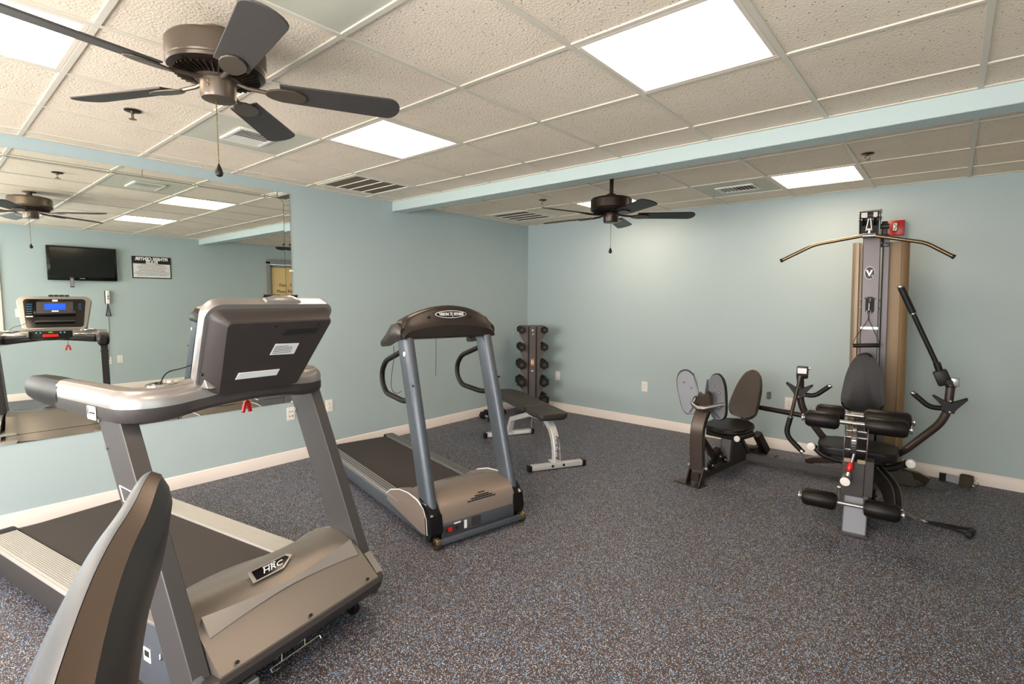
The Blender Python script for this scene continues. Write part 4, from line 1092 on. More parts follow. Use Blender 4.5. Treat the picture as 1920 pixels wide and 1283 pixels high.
# ------------------------------------------------------------------ multi gym
def gym():
    t = thing('multi_gym', 'dark multi station gym with tower, padded seats and leg press against the back wall', 'multi gym', (3.88, -.6, 0), math.radians(5.5))
    P_ = lambda name, f, m, par=t, **k: obj(name, f, M[m], par, **k)
    LP = Matrix.Translation((-1.032, -.805, 0)) @ Matrix.Rotation(math.radians(-12.8), 4, 'Z')
    L = lambda x, y, z: LP @ V((x, y, z))
    # --- base
    f = G(); f.tube([(.02, .25, .06), (.02, -1.05, .06)], 1, sq=(.03, .035)); P_('base_spine', f, 'gun')
    f = G(); f.tube([(-.02, -.02, .055), (-.85, .035, .055)], 1, sq=(.03, .03)); P_('base_link', f, 'post')
    for s, e in ((-1, (-.37, .30)), (1, (.47, .30))):
        f = G(); f.tube([(.05*s, .20, .13), (e[0]-.06*s, .27, .06), (e[0], .28, .03)], 1, sq=(.03, .028)); o = P_('stabiliser_leg', f, 'gun')
        f = G(); f.prism([(-.07, -.06), (.07, -.06), (.09, .06), (-.05, .06)], .008, Matrix.Translation((e[0]+.03*s, .22, .001))); P_('foot_plate', f, 'post', o)
    f = G(); f.prism([(0, 0), (.30, 0), (.26, .10), (0, .13)], .04, Matrix(((1, 0, 0, .10), (0, 0, -1, .15), (0, 1, 0, .012), (0, 0, 0, 1))), bev=.004); P_('side_shield', f, 'velcro')
    f = G(); f.prism([(-.25, -.025), (-.02, .01), (-.10, .10), (-.20, .20)], .0, Matrix()) if False else None
    # --- mast, shroud, weight stack
    f = G(); f.tube([(.008, 0, .08), (.008, 0, 1.965)], 1, sq=(.03, .056)); mast = P_('mast', f, 'mast')
    ov = lambda a, b, n=32: [(a*math.cos(2*PI*k/n), b*math.sin(2*PI*k/n)) for k in range(n)]
    fr_ = lambda x, y, z: Matrix(((1, 0, 0, x), (0, 0, -1, y), (0, 1, 0, z), (0, 0, 0, 1)))
    f = G(); f.prism(ov(.0335, .049), .004, fr_(.0, -.030, 1.67)); o = P_('emblem', f, 'plate', mast)
    f = G(); f.prism(ov(.0305, .046), .005, fr_(.0, -.030, 1.67)); P_('emblem_face', f, 'dark', o)
    text('emblem_letter', 'V', .062, fr_(-.002, -.0356, 1.667), M['steel'], mast, off=.002)
    text('emblem_letter', 'S', .018, fr_(.017, -.0356, 1.648), M['steel'], mast)
    f = G(); f.prism(rrect(.058, .125, .02, 4), .003, fr_(.008, -.030, 1.425)); w_ = P_('pulley_window', f, 'ink', mast)
    f = G(); f.lathe([(.024, -.006), (.018, 0), (.024, .006)], Matrix.Translation((.008, -.035, 1.455)) @ Matrix.Rotation(PI/2, 4, 'Y'), 20); f.cyl((-.03, -.036, 1.474), (.046, -.036, 1.474), .004, 8); P_('window_pulley', f, 'steel', w_)
    f = G()
    for z in (1.40, 1.46):
        for x in (-.052, .068): f.ball((x, 0, z), .007)
    P_('bolt', f, 'steel', mast)
    f = G(); f.prism([(-.048, 0), (.064, 0), (.064, .02), (-.048, .02)], .003, fr_(.0, -.030, 1.235)); P_('mast_joint_plate', f, 'steel', mast)
    for s in (-1, 1):
        f = G(); ri, ro = [], []
        n = 12; x0 = .06
        # quarter-cylinder guard, open toward the front centre
        pts = []
        for k in range(n+1):
            a = k/n
            xx = x0+s*(.175-.0*a) - s*.11*(1-math.cos(a*PI/2)) if False else None
        if s > 0: prof = [(.245, .10), (.250, .13), (.248, .20), (.235, .28), (.20, .335), (.15, .355), (.11, .36)]
        else: prof = [(-.115, .10), (-.120, .13), (-.118, .20), (-.10, .28), (-.07, .335), (-.02, .355), (.02, .36)]
        th = .004
        prof = smooth_path([(a, b) for a, b in prof], 1)
        inner = [(a-s*th, b-th*.5) for a, b in prof]
        ring = prof+inner[::-1]
        f.rings([[V((a, b, z)) for a, b in ring] for z in (.13, 1.915)]); o = P_('weight_shroud', f, 'shroud' if s < 0 else 'smoke')
        f = G()
        for z in (.25, 1.83): f.cyl((prof[1][0]-s*.006, .115, z), (prof[1][0]-s*.006, .100, z), .009, 12)
        P_('bolt', f, 'steel', o)
        # front return lip of the guard
        f = G()
        if s > 0: f.box((.185, .10, 1.02), (.125, .004, 1.785))
        else: f.box((-.085, .10, 1.02), (.065, .004, 1.785))
        P_('shroud_face', f, 'shroud' if s < 0 else 'smoke', o)
    for s_, x0_, w_ in ((-1, -.118, .045), (1, .248, .05)):
        f = G(); rs_ = []
        for z in (.13, 1.915):
            ar = [(x0_-s_*w_*(1-math.cos(q*PI/12)), .10-.042*math.sin(q*PI/12)) for q in range(7)]
            rs_.append([V((a, b, z)) for a, b in ar+[(a-s_*.003, b+.003) for a, b in ar[::-1]]])
        f.rings(rs_); P_('weight_shroud', f, 'shroud' if s_ < 0 else 'smoke')
    f = G()
    for k in range(20): f.box((.065, .23, .17+k*.03), (.20, .11, .026), bev=.003, seg=1)
    P_('weight_stack', f, 'black')
    f = G(); f.box((.088, .17, .44), (.02, .002, .56)); P_('weight_number_strip', f, 'label')
    for x in (-.01, .14):
        f = G(); f.cyl((x, .23, .10), (x, .23, 1.90), .0095, 12); P_('guide_rod', f, 'chrome')
    f = G(); f.tube([(.098, .04, .12), (.098, .04, 1.93)], 1, sq=(.012, .022)); P_('rear_column', f, 'mast')
    f = G(); f.box((.065, .23, 1.90), (.22, .06, .03), bev=.004); f.box((.10, .10, 1.885), (.04, .22, .03), bev=.004); P_('top_brace', f, 'post')
    f = G(); f.cyl((.079, .0, 1.06), (.079, .0, 1.95), .0035, 8); P_('lift_cable', f, 'ink')
    f = G(); f.cyl((.074, -.055, .45), (.079, -.010, 1.06), .003, 8); P_('lift_cable', f, 'ink')
    # --- pulley head
    f = G()
    for x in (-.076, .054): f.prism([(-.07, 0), (.10, 0), (.12, .10), (.07, .175), (-.05, .185), (-.09, .12)], .006, Matrix(((0, 0, 1, x), (1, 0, 0, 0), (0, 1, 0, 1.965), (0, 0, 0, 1))), bev=.001, seg=1)
    f.box((-.011, .02, 2.04), (.12, .10, .13)); f.box((-.011, .04, 2.135), (.12, .08, .03))
    hd = P_('pulley_head', f, 'black')
    for (y, z, r) in ((-.045, 2.075, .05), (.04, 2.10, .05)):
        f = G()
        for x in (-.045, .025): f.lathe([(r, -.010), (r-.009, 0), (r, .010)], Matrix.Translation((x, y, z)) @ Matrix.Rotation(PI/2, 4, 'Y'), 24)
        P_('pulley_wheel', f, 'bladedark', hd)
    f = G()
    for (y, z) in ((-.085, 2.135), (-.045, 2.075), (.04, 2.10), (.06, 2.14)): f.cyl((-.086, y, z), (.068, y, z), .0055, 10)
    P_('axle_bolt', f, 'steel', hd)
    f = G(); f.box((-.045, -.088, 2.105), (.038, .006, .038)); f.box((.025, -.088, 2.105), (.026, .006, .038)); P_('cable_guard', f, 'steel', hd)
    f = G(); f.box((.085, .10, 1.99), (.04, .09, .16), bev=.008); f.cyl((.06, .06, 2.03), (.115, .06, 2.03), .02, 16); f.cyl((.06, .06, 1.95), (.115, .06, 1.95), .02, 16); P_('side_pulley_block', f, 'post', hd)
    f = G()
    for s in (-1, 1): f.cyl((-.010+s*.006, -.10, 2.075), (-.012+s*.018, -.19, 1.975), .0035, 8)
    P_('lat_cable', f, 'steel', hd)
    for ch in list(t.children):
        if ch.name.split('.')[0] in ('mast', 'weight_shroud', 'rear_column', 'pulley_head', 'weight_stack', 'guide_rod', 'top_brace', 'weight_number_strip', 'lift_cable'):
            for q in [ch]+list(ch.children_recursive):
                for v_ in q.data.vertices: v_.co.x += .014-.026*(v_.co.z-1.4)
    # --- seat station
    def pad(name, m, out, th, mm, bev=.016):
        f = G(); f.prism(out, th, mm, bev=bev, seg=4); return P_(name, f, m)
    def egg(wt, wb, h, n=44):
        o = []
        for k in range(n):
            a = 2*PI*k/n; tt = math.sin(a); p = 2.3 if tt > 0 else 4.0
            tt = math.copysign(abs(tt)**(.9 if tt > 0 else .62), tt)
            hw = (wb+(wt-wb)*((tt+1)/2)**1.1)/2*max(0, 1-abs(tt)**p)**(1/p)
            o.append((hw if math.cos(a) >= 0 else -hw, tt*h/2))
        return [q for i_, q in enumerate(o) if i_ == 0 or abs(q[0]-o[i_-1][0])+abs(q[1]-o[i_-1][1]) > 1e-4]
    bm_ = Matrix.Translation((.014, -.44, .87)) @ Matrix.Rotation(math.radians(-7), 4, 'X') @ Matrix(((1, 0, 0, 0), (0, 0, -1, 0), (0, 1, 0, 0), (0, 0, 0, 1)))
    o = pad('backrest', 'leather', egg(.17, .285, .43), .055, bm_)
    f = G(); f.box((.014, -.36, .72), (.07, .10, .05), bev=.004, seg=1); f.tube([(.014, -.40, .85), (.014, -.36, .62), (.012, -.30, .40)], 1, sq=(.022, .022)); P_('backrest_support', f, 'post', o)
    f = G(); f.prism(rrect(.11, .05, .006, 3), .003, fr_(.008, -.50, .675)); P_('support_label', f, 'label', o)
    o = pad('seat', 'leather', rrect(.46, .36, .09, 6), .062, Matrix.Translation((.004, -.64, .398)))
    f = G(); f.prism(rrect(.34, .28, .06, 5), .02, Matrix.Translation((.004, -.64, .374))); P_('seat_board', f, 'black', o)
    f = G(); f.tube([(-.13, -.66, .345), (.02, -.70, .325), (.20, -.68, .335), (.285, -.62, .375)], .024, 12, fil=.06); f.tube([(-.25, -.66, .405), (-.20, -.68, .36), (-.10, -.68, .335)], .020, 12, fil=.05); P_('seat_handle', f, 'black', o)
    for q in ((.30, -.66, .385), (-.27, -.68, .41)):
        f = G(); f.cyl((q[0], q[1]-.012, q[2]), (q[0]+.002, q[1]+.03, q[2]), .027, 20, bev=.003); P_('handle_cap', f, 'plate', o)
    f = G(); f.tube([(.012, -.64, .36), (.012, -.62, .08)], 1, sq=(.035, .035)); P_('seat_post', f, 'gundark')
    f = G(); f.tube([(.018, -1.10, .012), (.018, -1.085, .40)], 1, sq=(.034, .062)); fp = P_('front_post', f, 'palesteel')
    f = G(); f.box((.018, -1.115, .008), (.155, .10, .014), bev=.003, seg=1); P_('post_base_plate', f, 'post', fp)
    f = G(); f.box((.018, -1.06, .06), (.05, .09, .06)); P_('spine_joint', f, 'gun', fp)
    # leg developer: dark lever plates, chrome cam
    f = G()
    for x in (-.062, .055): f.prism([(-.045, .25), (.05, .25), (.065, .45), (.05, .66), (-.03, .68), (-.06, .60), (-.055, .42)], .007, Matrix(((0, 0, 1, x), (1, 0, 0, -1.075), (0, 1, 0, 0), (0, 0, 0, 1))), bev=.001, seg=1)
    lv = P_('leg_lever', f, 'gundark')
    f = G(); f.box((-.005, -1.14, .36), (.118, .02, .22), bev=.003, seg=1); f.box((.075, -1.09, .37), (.05, .10, .22), bev=.003, seg=1); P_('lever_cover', f, 'dark', lv)
    f = G(); f.box((-.036, -1.152, .476), (.04, .012, .022)); f.box((.034, -1.152, .476), (.04, .012, .022)); P_('lever_lip', f, 'shroud', lv)
    f = G(); f.lathe([(.075, -.014), (.079, -.010), (.079, .010), (.075, .014)], Matrix.Translation((-.010, -1.085, .585)) @ Matrix.Rotation(PI/2, 4, 'Y'), 32); cw = P_('cam_wheel', f, 'chrome', lv)
    f = G()
    for k in range(9):
        a = PI*.75+k*.22; f.box((-.010, -1.085+.079*math.cos(a), .585+.079*math.sin(a)), (.030, .006, .012), rot=(a, 0, 0))
    P_('cam_notches', f, 'post', cw)
    f = G()
    for z in (.52, .60, .64): f.cyl((-.06, -1.06, z), (.06, -1.06, z), .007, 10)
    P_('cross_pin', f, 'steel', lv)
    f = G(); f.cyl((-.005, -1.155, .52), (-.022, -1.185, .43), .008, 12); f.cyl((-.026, -1.19, .41), (-.034, -1.20, .37), .014, 12); kn = P_('pull_pin', f, 'steel', lv)
    f = G(); f.lathe([(.009, 0), (.016, .012), (.017, .035), (.010, .058)], align((.017, .03, .09), loc=(-.027, -1.192, .415)), 16); P_('pin_grip', f, 'red', kn)
    f = G(); f.cyl((-.034, -1.16, .378), (-.040, -1.235, .362), .024, 20, bev=.002); st = P_('tube_stub', f, 'steel', lv)
    f = G(); f.cyl((-.040, -1.235, .362), (-.041, -1.243, .361), .027, 20, bev=.002); P_('stub_cap', f, 'plate', st)
    # rollers
    def roller(xa, xb, y, z, r=.054):
        g_ = G(); g_.lathe([(r*.45, xa), (r*.80, xa+.006), (r, xa+.024), (r, xb-.024), (r*.80, xb-.006), (r*.45, xb)], Matrix.Translation((0, y, z)) @ Matrix.Rotation(PI/2, 4, 'Y'), 28)
        return g_
    for (y, z, xl, xr, nm) in ((-1.06, .690, (-.285, -.092), (.038, .258), 0), (-.93, .715, (-.235, -.07), (.03, .275), 0), (-1.20, .212, (-.268, -.075), (.057, .240), 0)):
        f = G(); f.cyl((xl[0]-.012, y, z), (xr[1]+.018, y, z), .0125, 16); ax = P_('roller_bar', f, 'steel')
        for (a, b) in (xl, xr): P_('foam_roller', roller(a, b, y, z), 'leather', ax)
        for x_ in (xl[0]-.012, xr[1]+.012):
            f = G(); f.cyl((x_-.006, y, z), (x_+.006, y, z), .024, 18, bev=.002); P_('end_cap', f, 'steel', ax)
    f = G()
    for x in (-.070, .060): f.cyl((x, -1.13, .275), (x, -1.195, .222), .0045, 8); f.cyl((x-.012, -1.12, .285), (x+.012, -1.12, .285), .012, 12)
    P_('roller_link', f, 'steel', lv)
    # curved weight cam plates
    arc = [(.116, -.70, .378), (.165, -.75, .348), (.240, -.85, .284), (.258, -.92, .216), (.256, -1.0, .160)]
    inn = [(.236, -1.0, .135), (.205, -.93, .18), (.185, -.87, .235), (.135, -.77, .285), (.095, -.70, .31)]
    arcs = smooth_path(arc, 2); inns = smooth_path(inn, 2)[::-1]
    for k, dx in enumerate((0, -.038)):
        f = G(); n = V((.75, .42, .25)).normalized()
        n = V((.80, .50, -.1)).normalized()
        N_ = min(len(arcs), len(inns))
        f.rings([[V(a)+V((dx, dx*.3, 0)), V(a)+V((dx, dx*.3, 0))+n*.005, V(b)+V((dx, dx*.3, 0))+n*.005, V(b)+V((dx, dx*.3, 0))] for a, b in zip(arcs[:N_], inns[:N_])]); o = P_('curved_cam_plate', f, 'bladedark')
        f = G(); f.tube([V(a)+V((dx, dx*.3, 0)) for a in arcs], .0032, 6); P_('cam_edge', f, 'mast', o)
    f = G(); f.cyl((.20, -1.0, .175), (.262, -1.0, .175), .006, 10); f.cyl((.10, -.72, .34), (.15, -.72, .34), .006, 10); P_('cam_bolt', f, 'steel')
    for (x, y, z, r) in ((.11, -.80, .17, .05), (.13, -.90, .12, .042), (.10, -.68, .25, .045)):
        f = G(); f.lathe([(r, -.011), (r-.008, 0), (r, .011)], Matrix.Translation((x, y, z)) @ Matrix.Rotation(PI/2, 4, 'Y'), 24); f.cyl((x-.02, y, z), (x+.02, y, z), .008, 10); P_('floor_pulley', f, 'bladedark')
    f = G(); f.cyl((.075, -.78, .40), (.072, -.80, .12), .0045, 8); f.cyl((.09, -.76, .36), (.09, -.76, .24), .012, 10); f.cyl((.05, -.78, .16), (.13, -.78, .16), .006, 8); P_('tension_cable', f, 'steel')
    # --- press arms
    def arm(s, dx):
        f = G()
        if s > 0: pts = [(.06, -.30, .30), (.235, -.50, .385), (.475, -.55, .690), (.482, -.55, .92)]
        else: pts = [(-.04, -.30, .30), (-.175, -.50, .40), (-.365, -.55, .665), (-.372, -.55, .92)]
        f.tube(pts, .0245, 16, fil=.10, fseg=8); o = P_('press_arm', f, 'gun')
        px, py, pz = pts[-1]
        f = G(); f.lathe([(.027, .80), (.029, .805), (.029, .82), (.027, .825)], Matrix.Translation((px, py, .10)), 18); P_('collar', f, 'gundark', o)
        # V-shaped hook
        f = G(); f.prism([(-.024, 0), (.024, 0), (.030, .03), (.085, .095), (.082, .108), (.026, .078), (0, .060), (-.026, .078), (-.085, .112), (-.090, .100), (-.034, .04)], .045, Matrix(((1, 0, 0, px), (0, 0, -1, py-.005), (0, 1, 0, .735), (0, 0, 0, 1))), bev=.004, seg=1)
        P_('bar_hook', f, 'bladedark', o)
        f = G()
        for z in (.745, .815): f.ball((px, py-.052, z), .009)
        P_('hook_bolt', f, 'steel', o)
        # padded hand grip
        i = -s
        f = G(); f.tube([(px+i*.02, py-.02, .762), (px+i*.10, py-.03, .760), (px+i*.185, py-.03, .838)], .0165, 14, fil=.06, fseg=6); gr = P_('hand_grip', f, 'rubber', o)
        f = G(); f.cyl((px+i*.185, py-.03, .838), (px+i*.198, py-.03, .850), .0155, 14, bev=.002); f.cyl((px+i*.030, py-.021, .762), (px+i*.040, py-.022, .762), .0185, 14); P_('grip_ring', f, 'chrome', gr)
        return o, px, py
    oR, px, py = arm(1, 0)
    f = G(); f.box((px+.018, py, .935), (.045, .05, .055), bev=.004); P_('joint_block', f, 'steel', oR)
    f = G(); f.box((px-.045, py-.01, .960), (.075, .06, .10), rot=(0, math.radians(-22), 0), bev=.010); f.cyl((px-.01, py-.045, .935), (px-.01, py+.04, .935), .018, 16); P_('joint_fork', f, 'black', oR)
    f = G(); f.cyl((px-.080, py-.01, 1.055), (px-.062, py-.01, 1.0), .020, 16); P_('fork_collar', f, 'black', oR)
    f = G(); f.cyl((px-.072, py-.01, 1.03), (.185, py-.02, 1.552), .0145, 16); br = P_('upper_lever', f, 'black', oR)
    d = V((.185, py-.02, 1.552))-V((px-.072, py-.01, 1.03)); a = V((px-.072, py-.01, 1.03))
    f = G(); f.cyl(a+d*.66, a+d*.985, .0195, 16); P_('lever_grip', f, 'rubber', br)
    f = G(); f.cyl(a+d*.985, a+d*1.01, .0215, 18, bev=.002); f.cyl(a+d*.650, a+d*.662, .0215, 18); P_('grip_cap', f, 'steel', br)
    oL, px, py = arm(-1, 0)
    f = G(); f.box((px+.012, py-.005, .925), (.075, .055, .09), bev=.008); o = P_('joint_fork', f, 'gundark', oL)
    f = G(); f.box((px+.012, py-.036, .938), (.064, .008, .045), bev=.003, seg=1); f.cyl((px+.05, py, .955), (px+.062, py, .955), .010, 12); P_('fork_plate', f, 'steel', o)
    f = G(); f.tube([(px+.005, py-.05, .90), (px-.045, py-.06, .585)], .0125, 14); lo = P_('upper_lever', f, 'gun', oL)
    f = G(); f.cyl((px+.006, py-.05, .905), (px, py-.052, .87), .022, 14); P_('lever_socket', f, 'gundark', lo)
    f = G(); f.tube([(px-.045, py-.06, .588), (px-.072, py-.065, .455), (px+.035, py-.075, .355)], .0185, 14, fil=.07, fseg=7); P_('lever_grip', f, 'rubber', lo)
    f = G(); f.cyl((px+.034, py-.075, .356), (px+.052, py-.077, .340), .0185, 14, bev=.002); f.lathe([(.021, -.004), (.021, .004)], align((.15, 0, 1), loc=(px-.044, py-.06, .592)), 16); P_('grip_cap', f, 'chrome', lo)
    # --- leg press station
    f = G(); f.tube([L(0, -.02, .06), L(0, 1.28, .06)], 1, sq=(.032, .032)); P_('leg_press_base', f, 'gun')
    f = G(); f.prism([(-.13, -.07), (.085, -.085), (.10, .03), (-.10, .04)], .008, LP @ Matrix.Translation((-.02, 0, .001))); fp = P_('leg_press_foot', f, 'gun')
    for x in (-.062, .050):
        f = G(); f.prism([(-.055, .008), (.03, .008), (.045, .135), (.015, .14)], .010, LP @ Matrix(((0, 0, 1, x-.005), (1, 0, 0, 0), (0, 1, 0, 0), (0, 0, 0, 1)))); P_('foot_cheek', f, 'gun', fp)
    f = G(); f.cyl(L(-.075, .028, .135), L(.065, .028, .135), .010, 12)
    for x in (-.078, .068): f.ball(L(x, .028, .135), .014)
    P_('pivot_pin', f, 'steel', fp)
    f = G(); f.tube([L(-.005, .03, .115), L(-.015, .03, .30), L(-.018, .035, .45), L(-.008, .07, .55), L(.0, .12, .62)], 1, sq=(.036, .050), fil=.05); lp = P_('leg_press_lever', f, 'gun')
    f = G(); f.tube([L(0, .05, .37), L(0, .36, .10)], 1, sq=(.018, .025)); P_('lever_brace', f, 'gundark', lp)
    f = G(); f.prism([(-.07, 0), (.06, 0), (.045, .13), (.02, .155), (-.01, .11), (-.05, .14)], .05, LP @ Matrix(((1, 0, 0, 0), (0, 0, -1, .13), (0, 1, 0, .58), (0, 0, 0, 1))), bev=.004, seg=1); P_('plate_bracket', f, 'gun', lp)
    f = G(); f.tube([L(-.10, .14, .665), L(-.085, .05, .622), L(-.02, .02, .606), L(.03, .02, .612), L(.15, .12, .650)], .0155, 14, fil=.05, fseg=6); P_('plate_tube', f, 'steel', lp)
    for s, cx, cz, tl, yw in ((-1, -.165, .700, -13, 22), (1, .078, .695, -13, -10)):
        pm = LP @ Matrix.Translation((cx, .13, cz)) @ Matrix.Rotation(math.radians(yw), 4, 'Z') @ Matrix.Rotation(math.radians(tl), 4, 'Y') @ Matrix.Rotation(math.radians(-8), 4, 'X') @ Matrix(((1, 0, 0, 0), (0, 0, 1, 0), (0, 1, 0, 0), (0, 0, 0, 1)))
        f = G(); f.prism(egg(.165, .135, .355), .010, pm, bev=.003, seg=1); pl = P_('foot_plate', f, 'platepaint', lp)
        f = G(); f.prism(egg(.178, .148, .37), .016, pm @ Matrix.Translation((0, .004, .010)), bev=.003, seg=1); P_('rubber_tread', f, 'black', pl)
        f = G()
        for q in ((-.02, .085), (.03, .03), (.02, -.085)): f.ball(pm @ V((q[0], q[1], -.003)), .0085)
        P_('plate_bolt', f, 'steel', pl)
        f = G()
        bz = [(-s*.075, .145), (-s*.085, .02), (-s*.085, -.06), (s*.01, -.165)] 
        f.rings([[pm @ V((x, y, 0)), pm @ V((x, y, -.035 if k in (1, 2) else -.006)), pm @ V((x+s*.006, y, -.035 if k in (1, 2) else -.006)), pm @ V((x+s*.012, y, 0))] for k, (x, y) in enumerate(smooth_path(bz, 0))])
        P_('plate_gusset', f, 'platepaint', pl)
    f = G(); f.tube([L(0, .50, .09), L(0, .53, .31)], 1, sq=(.045, .045)); P_('leg_press_seat_post', f, 'post')
    f = G(); f.prism(rrect(.30, .20, .04, 4), .05, LP @ Matrix.Translation((0, .50, .30)), bev=.006); P_('seat_carriage', f, 'gundark')
    sm = LP @ Matrix.Translation((.0, .56, .345)) @ Matrix.Rotation(math.radians(3), 4, 'X')
    f = G(); f.prism(rrect(.34, .40, .14, 8), .055, sm, bev=.018, seg=4); s_ = P_('leg_press_seat', f, 'leather')
    f = G(); f.prism(rrect(.345, .405, .142, 8), .006, sm @ Matrix.Translation((0, 0, .024))); P_('seat_piping', f, 'dark', s_)
    bm2 = LP @ Matrix.Translation((.02, .86, .62)) @ Matrix.Rotation(math.radians(-15), 4, 'X') @ Matrix.Rotation(math.radians(8), 4, 'Y') @ Matrix(((1, 0, 0, 0), (0, 0, -1, 0), (0, 1, 0, 0), (0, 0, 0, 1)))
    f = G(); f.prism(egg(.17, .265, .44), .058, bm2, bev=.018, seg=4); b_ = P_('leg_press_backrest', f, 'brownvinyl')
    f = G(); f.tube([L(.03, .93, .70), L(.03, .88, .52), L(.03, .72, .34)], 1, sq=(.035, .03), fil=.05); P_('backrest_support', f, 'gun', b_)
    f = G(); f.box(L(.16, .94, .62), (.03, .05, .06), bev=.003, seg=1); P_('support_tab', f, 'post', b_)
    f = G(); f.cyl(L(-.17, .60, .345), L(-.225, .52, .375), .020, 14); f.cyl(L(.17, .62, .330), L(.155, .36, .335), .022, 14); P_('seat_handle', f, 'black', s_)
    f = G(); f.cyl(L(-.225, .52, .375), L(-.235, .505, .380), .020, 14); P_('handle_cap', f, 'plate', s_)
    f = G(); f.cyl(L(.155, .36, .335), L(.154, .345, .335), .024, 18, bev=.002); P_('handle_cap', f, 'plate', s_)
    f = G(); f.tube([L(.06, .95, .50), V((-.30, -.02, .49)), V((-.02, -.01, .48))], .022, 14); P_('link_tube', f, 'gundark')
    f = G(); f.tube([L(.02, 1.08, .22), L(.05, 1.22, .04)], 1, sq=(.03, .035)); P_('rear_brace', f, 'black')
    f = G(); f.box((0, 0, .006), (.16, .11, .010), m=LP @ Matrix.Translation((.06, 1.22, 0)), bev=.002, seg=1); P_('rear_foot_plate', f, 'post')
    for (y, z, r) in ((.20, .115, .042), (.33, .165, .045), (.42, .12, .030), (.98, .10, .04)):
        f = G(); f.lathe([(r, -.012), (r-.008, 0), (r, .012)], LP @ Matrix.Translation((.02, y, z)) @ (Matrix.Rotation(PI/2, 4, 'Y') if y < .9 else Matrix()), 24); o = P_('leg_press_pulley', f, 'bladedark')
        f = G(); f.ball(L(.036, y, z), .010); P_('pulley_bolt', f, 'steel', o)
    f = G(); f.box((0, 0, 0), (.05, .09, .14), m=LP @ Matrix.Translation((-.005, .34, .15)) @ Matrix.Rotation(.3, 4, 'X'), bev=.004, seg=1); P_('pulley_bracket', f, 'gun')
    f = G(); f.cyl(L(.01, .10, .34), L(.02, .17, .13), .0035, 8); f.cyl(L(.02, .24, .10), L(.02, .96, .09), .0035, 8); P_('leg_press_cable', f, 'steel')
    f = G(); f.tube([L(.05, .62, .30), L(.06, .80, .11)], .012, 10); P_('seat_strut', f, 'gundark')
    f = G(); f.prism([(.55, .09), (.92, .09), (.70, .29), (.58, .29)], .006, LP @ Matrix(((0, 0, 1, .03), (1, 0, 0, 0), (0, 1, 0, 0), (0, 0, 0, 1)))); P_('gusset_plate', f, 'dark')
    return t
gy = gym()
GM = Matrix.Translation((3.88, -.6, 0)) @ Matrix.Rotation(math.radians(5.5), 4, 'Z')

# lat bar clipped to the high cable
t = thing('lat_pulldown_bar', 'worn metal lat pulldown bar with bent ends hanging in front of the gym tower', 'pulldown bar'); t.matrix_world = GM @ Matrix.Translation((0, -.20, 1.93))
zz = lambda z: z-1.93
f = G(); f.tube([(-.592, 0, zz(1.772)), (-.36, 0, zz(1.890)), (-.02, 0, zz(1.945)), (.322, 0, zz(1.868)), (.486, 0, zz(1.758))], .0135, 16, fil=.045, fseg=5); obj('bar', f, M['bronzebar'], t)
for a, b in (((-.592, 0, zz(1.772)), (-.575, 0, zz(1.7807))), ((.486, 0, zz(1.758)), (.472, 0, zz(1.7674)))):
    f = G(); f.cyl(a, b, .0155, 16, bev=.002); obj('end_cap', f, M['bladedark'], t)
f = G(); f.cyl((-.05, 0, zz(1.938)), (.03, 0, zz(1.938)), .019, 16); f.box((-.01, 0, zz(1.965)), (.018, .014, .03), bev=.003, seg=1); f.box((-.012, 0, zz(1.985)), (.04, .012, .014), bev=.003, seg=1); obj('swivel_clamp', f, M['steel'], t)

def strap_handle(name, label, m, hang=True):
    t = thing(name, label, 'strap handle', (0, 0, 0), 0); t.matrix_world = m
    if hang:
        f = G(); f.tube([(0, -.004, .245), (-.002, -.006, .205), (-.078, -.004, .055), (-.090, 0, .015), (-.085, 0, -.002)], 1, sq=(.010, .002)); f.tube([(0, -.004, .245), (.002, -.006, .205), (.068, -.004, .055), (.082, 0, .018), (.080, 0, .004)], 1, sq=(.010, .002)); obj('strap', f, M['strap'], t)
        f = G(); f.cyl((-.088, 0, -.002), (.084, 0, .010), .0155, 16, bev=.003); obj('grip', f, M['rubber'], t)
        f = G(); f.tube([V((.013*math.cos(k*2*PI/14), -.004, .262+.018*math.sin(k*2*PI/14))) for k in range(15)], .003, 8); f.cyl((0, -.004, .275), (0, -.004, .33), .004, 8); obj('snap_hook', f, M['steel'], t)
    else:
        f = G()
        for s in (-1, 1): f.tube(smooth_path([(-.16, 0, .012), (-.10, s*.012, .018), (-.02, s*.028, .022), (.055, s*.050, .022)], 2), 1, sq=(.0025, .010))
        obj('strap', f, M['strap'], t)
        f = G(); f.cyl((.060, -.062, .020), (.060, .062, .020), .018, 16, bev=.003); obj('grip', f, M['rubber'], t)
        f = G(); c = V((-.17, 0, .016)); f.tube([c+V((.022*math.cos(k*2*PI/14), .010*math.sin(k*2*PI/14), 0)) for k in range(15)], .0032, 8); obj('snap_hook', f, M['steel'], t)
        for k in range(5):
            f = G(); c = V((-.205-k*.030, 0, .018+.011*k*k*.35)); e = V((-1, 0, .22*k)).normalized(); q_ = V((0, 1, 0)) if k % 2 else e.cross(V((0, 1, 0)))
            f.tube([c+e*.020*math.cos(j*2*PI/12)+q_*.009*math.sin(j*2*PI/12) for j in range(13)], .0028, 6); obj('chain_link', f, M['steel'], t)
    return t
strap_handle('strap_handle', 'black strap handle hanging from the mast pulley above the gym backrest', GM @ Matrix.Translation((.018, -.075, 1.108)))
strap_handle('strap_handle', 'black strap handle on a short chain lying on the floor before the gym', Matrix.Translation((4.50, -1.24, 0)) @ Matrix.Rotation(math.radians(-10), 4, 'Z'), False)

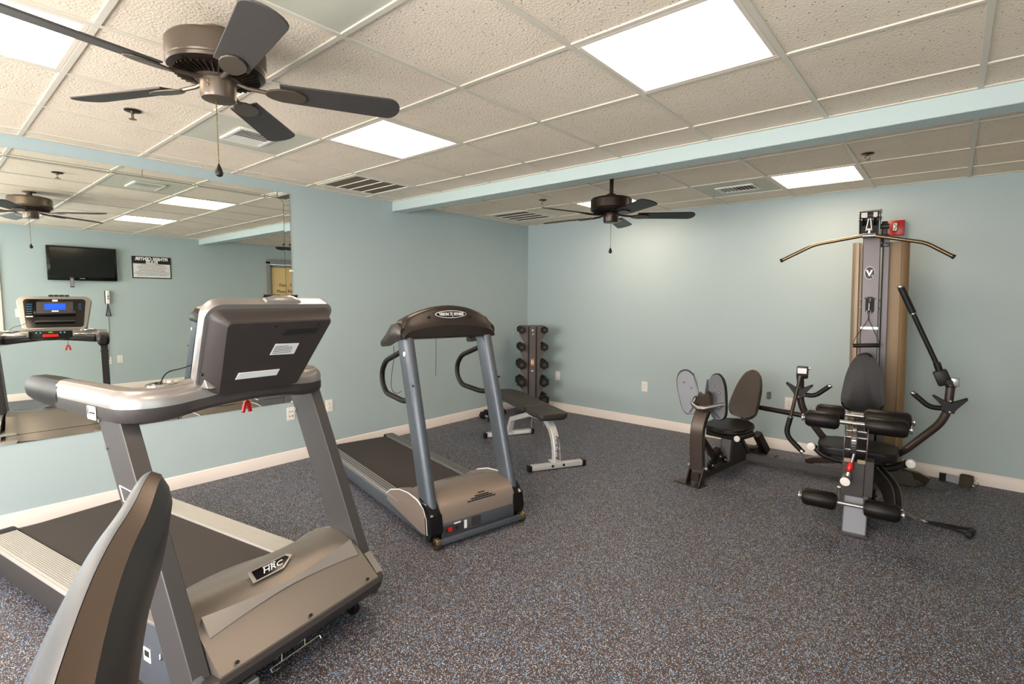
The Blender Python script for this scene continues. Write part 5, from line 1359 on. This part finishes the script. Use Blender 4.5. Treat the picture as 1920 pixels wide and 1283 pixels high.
# ankle strap on the floor
t = thing('ankle_strap', 'grey velcro ankle strap with a metal ring lying by the back wall baseboard', 'ankle strap', (4.535, -.115, 0), math.radians(-14))
f = G(); cx, cy = .0, .0
rg = []
for k in range(21):
    a = -2.6+k*5.2/20; rg.append((.045*math.cos(a)+.02, .030*math.sin(a)))
f.rings([[V((x, y, z)) for x, y in rg+[(x*.88+.002, y*.86) for x, y in rg[::-1]]] for z in (.002, .088)]); obj('cuff', f, M['velcro'], t)
f = G(); f.rings([[V((x, y, z)) for x, y in ((-.13, -.012), (-.10, .004), (-.05, -.006), (-.02, -.020), (-.02, -.014), (-.05, 0), (-.10, .010), (-.13, -.006))] for z in (.006, .062)]); obj('lining', f, M['greyfabric'], t)
f = G(); f.rings([[V((x, y, z)) for x, y in ((-.145, -.02), (-.125, -.022), (-.105, -.008), (-.105, -.002), (-.125, -.014), (-.145, -.012))] for z in (.004, .068)]); obj('strap_end', f, M['strap'], t)
f = G(); f.tube([V((.075+.020*math.cos(k*2*PI/18), -.01, .040+.026*math.sin(k*2*PI/18))) for k in range(19)], .003, 8); obj('metal_ring', f, M['chrome'], t)

# ------------------------------------------------------------------ handrail of the machine beside the camera
def near_rail():
    t = thing('exercise_machine', 'close-up curved bronze and silver handrail at the lower left, cut off by the frame', 'exercise machine', (4.10, -5.50, 0), 0)
    O = V((4.10, -5.50, 0))
    path = [(3.262, -5.176, 1.084, .030, .060), (3.272, -5.179, 1.085, .050, .092), (3.30, -5.186, 1.087, .060, .108), (3.36, -5.212, 1.080, .070, .122), (3.44, -5.247, 1.066, .084, .126), (3.55, -5.297, 1.066, .096, .124), (3.70, -5.350, 1.072, .098, .122), (3.90, -5.41, 1.075, .10, .12), (4.10, -5.46, 1.07, .10, .12), (4.30, -5.50, 1.0, .10, .12)]
    path = [(x-O.x, y-O.y, z, w, h) for x, y, z, w, h in path]
    path = smooth_path(path, 2)
    # lower shell bronze, upper shell silver; camera looks from the +x end, side(+1) is the far side
    path = [(x, y, z, w*.86, h*.92) for x, y, z, w, h in path]
    body = [(-.30, -1), (.5, -1), (.93, -.55), (1.0, -.1), (.93, .45), (.6, .90), (.15, .97), (-.42, .80), (-.86, .30), (-1, -.2), (-.82, -.75)]
    f = G(); sweep(f, path, body); a = obj('rail_body', f, M['armdark'], t, sharp=28)
    f = G(); sweep(f, path, [(1.0, -.45), (1.03, -.1), (.98, .45), (.66, .93), (.40, 1.00), (.18, 1.02), (.18, .92), (.58, .84), (.90, .42), (.95, -.1)]); obj('rail_cover', f, M['silverarm_sheen'], t, sharp=40)
    f = G(); sweep(f, path, [(.16, 1.01), (-.43, .83), (-.43, .75), (.16, .92)]); obj('rail_facet', f, M['bronzearm'], t, sharp=28)
    f = G(); f.box((4.25-O.x, -5.50-O.y, .50), (.10, .09, 1.0), bev=.01); obj('upright', f, M['post'], t)
    f = G(); f.box((4.30-O.x, -5.75-O.y, .03), (.12, .62, .06), bev=.01); obj('foot', f, M['black'], t)
near_rail()
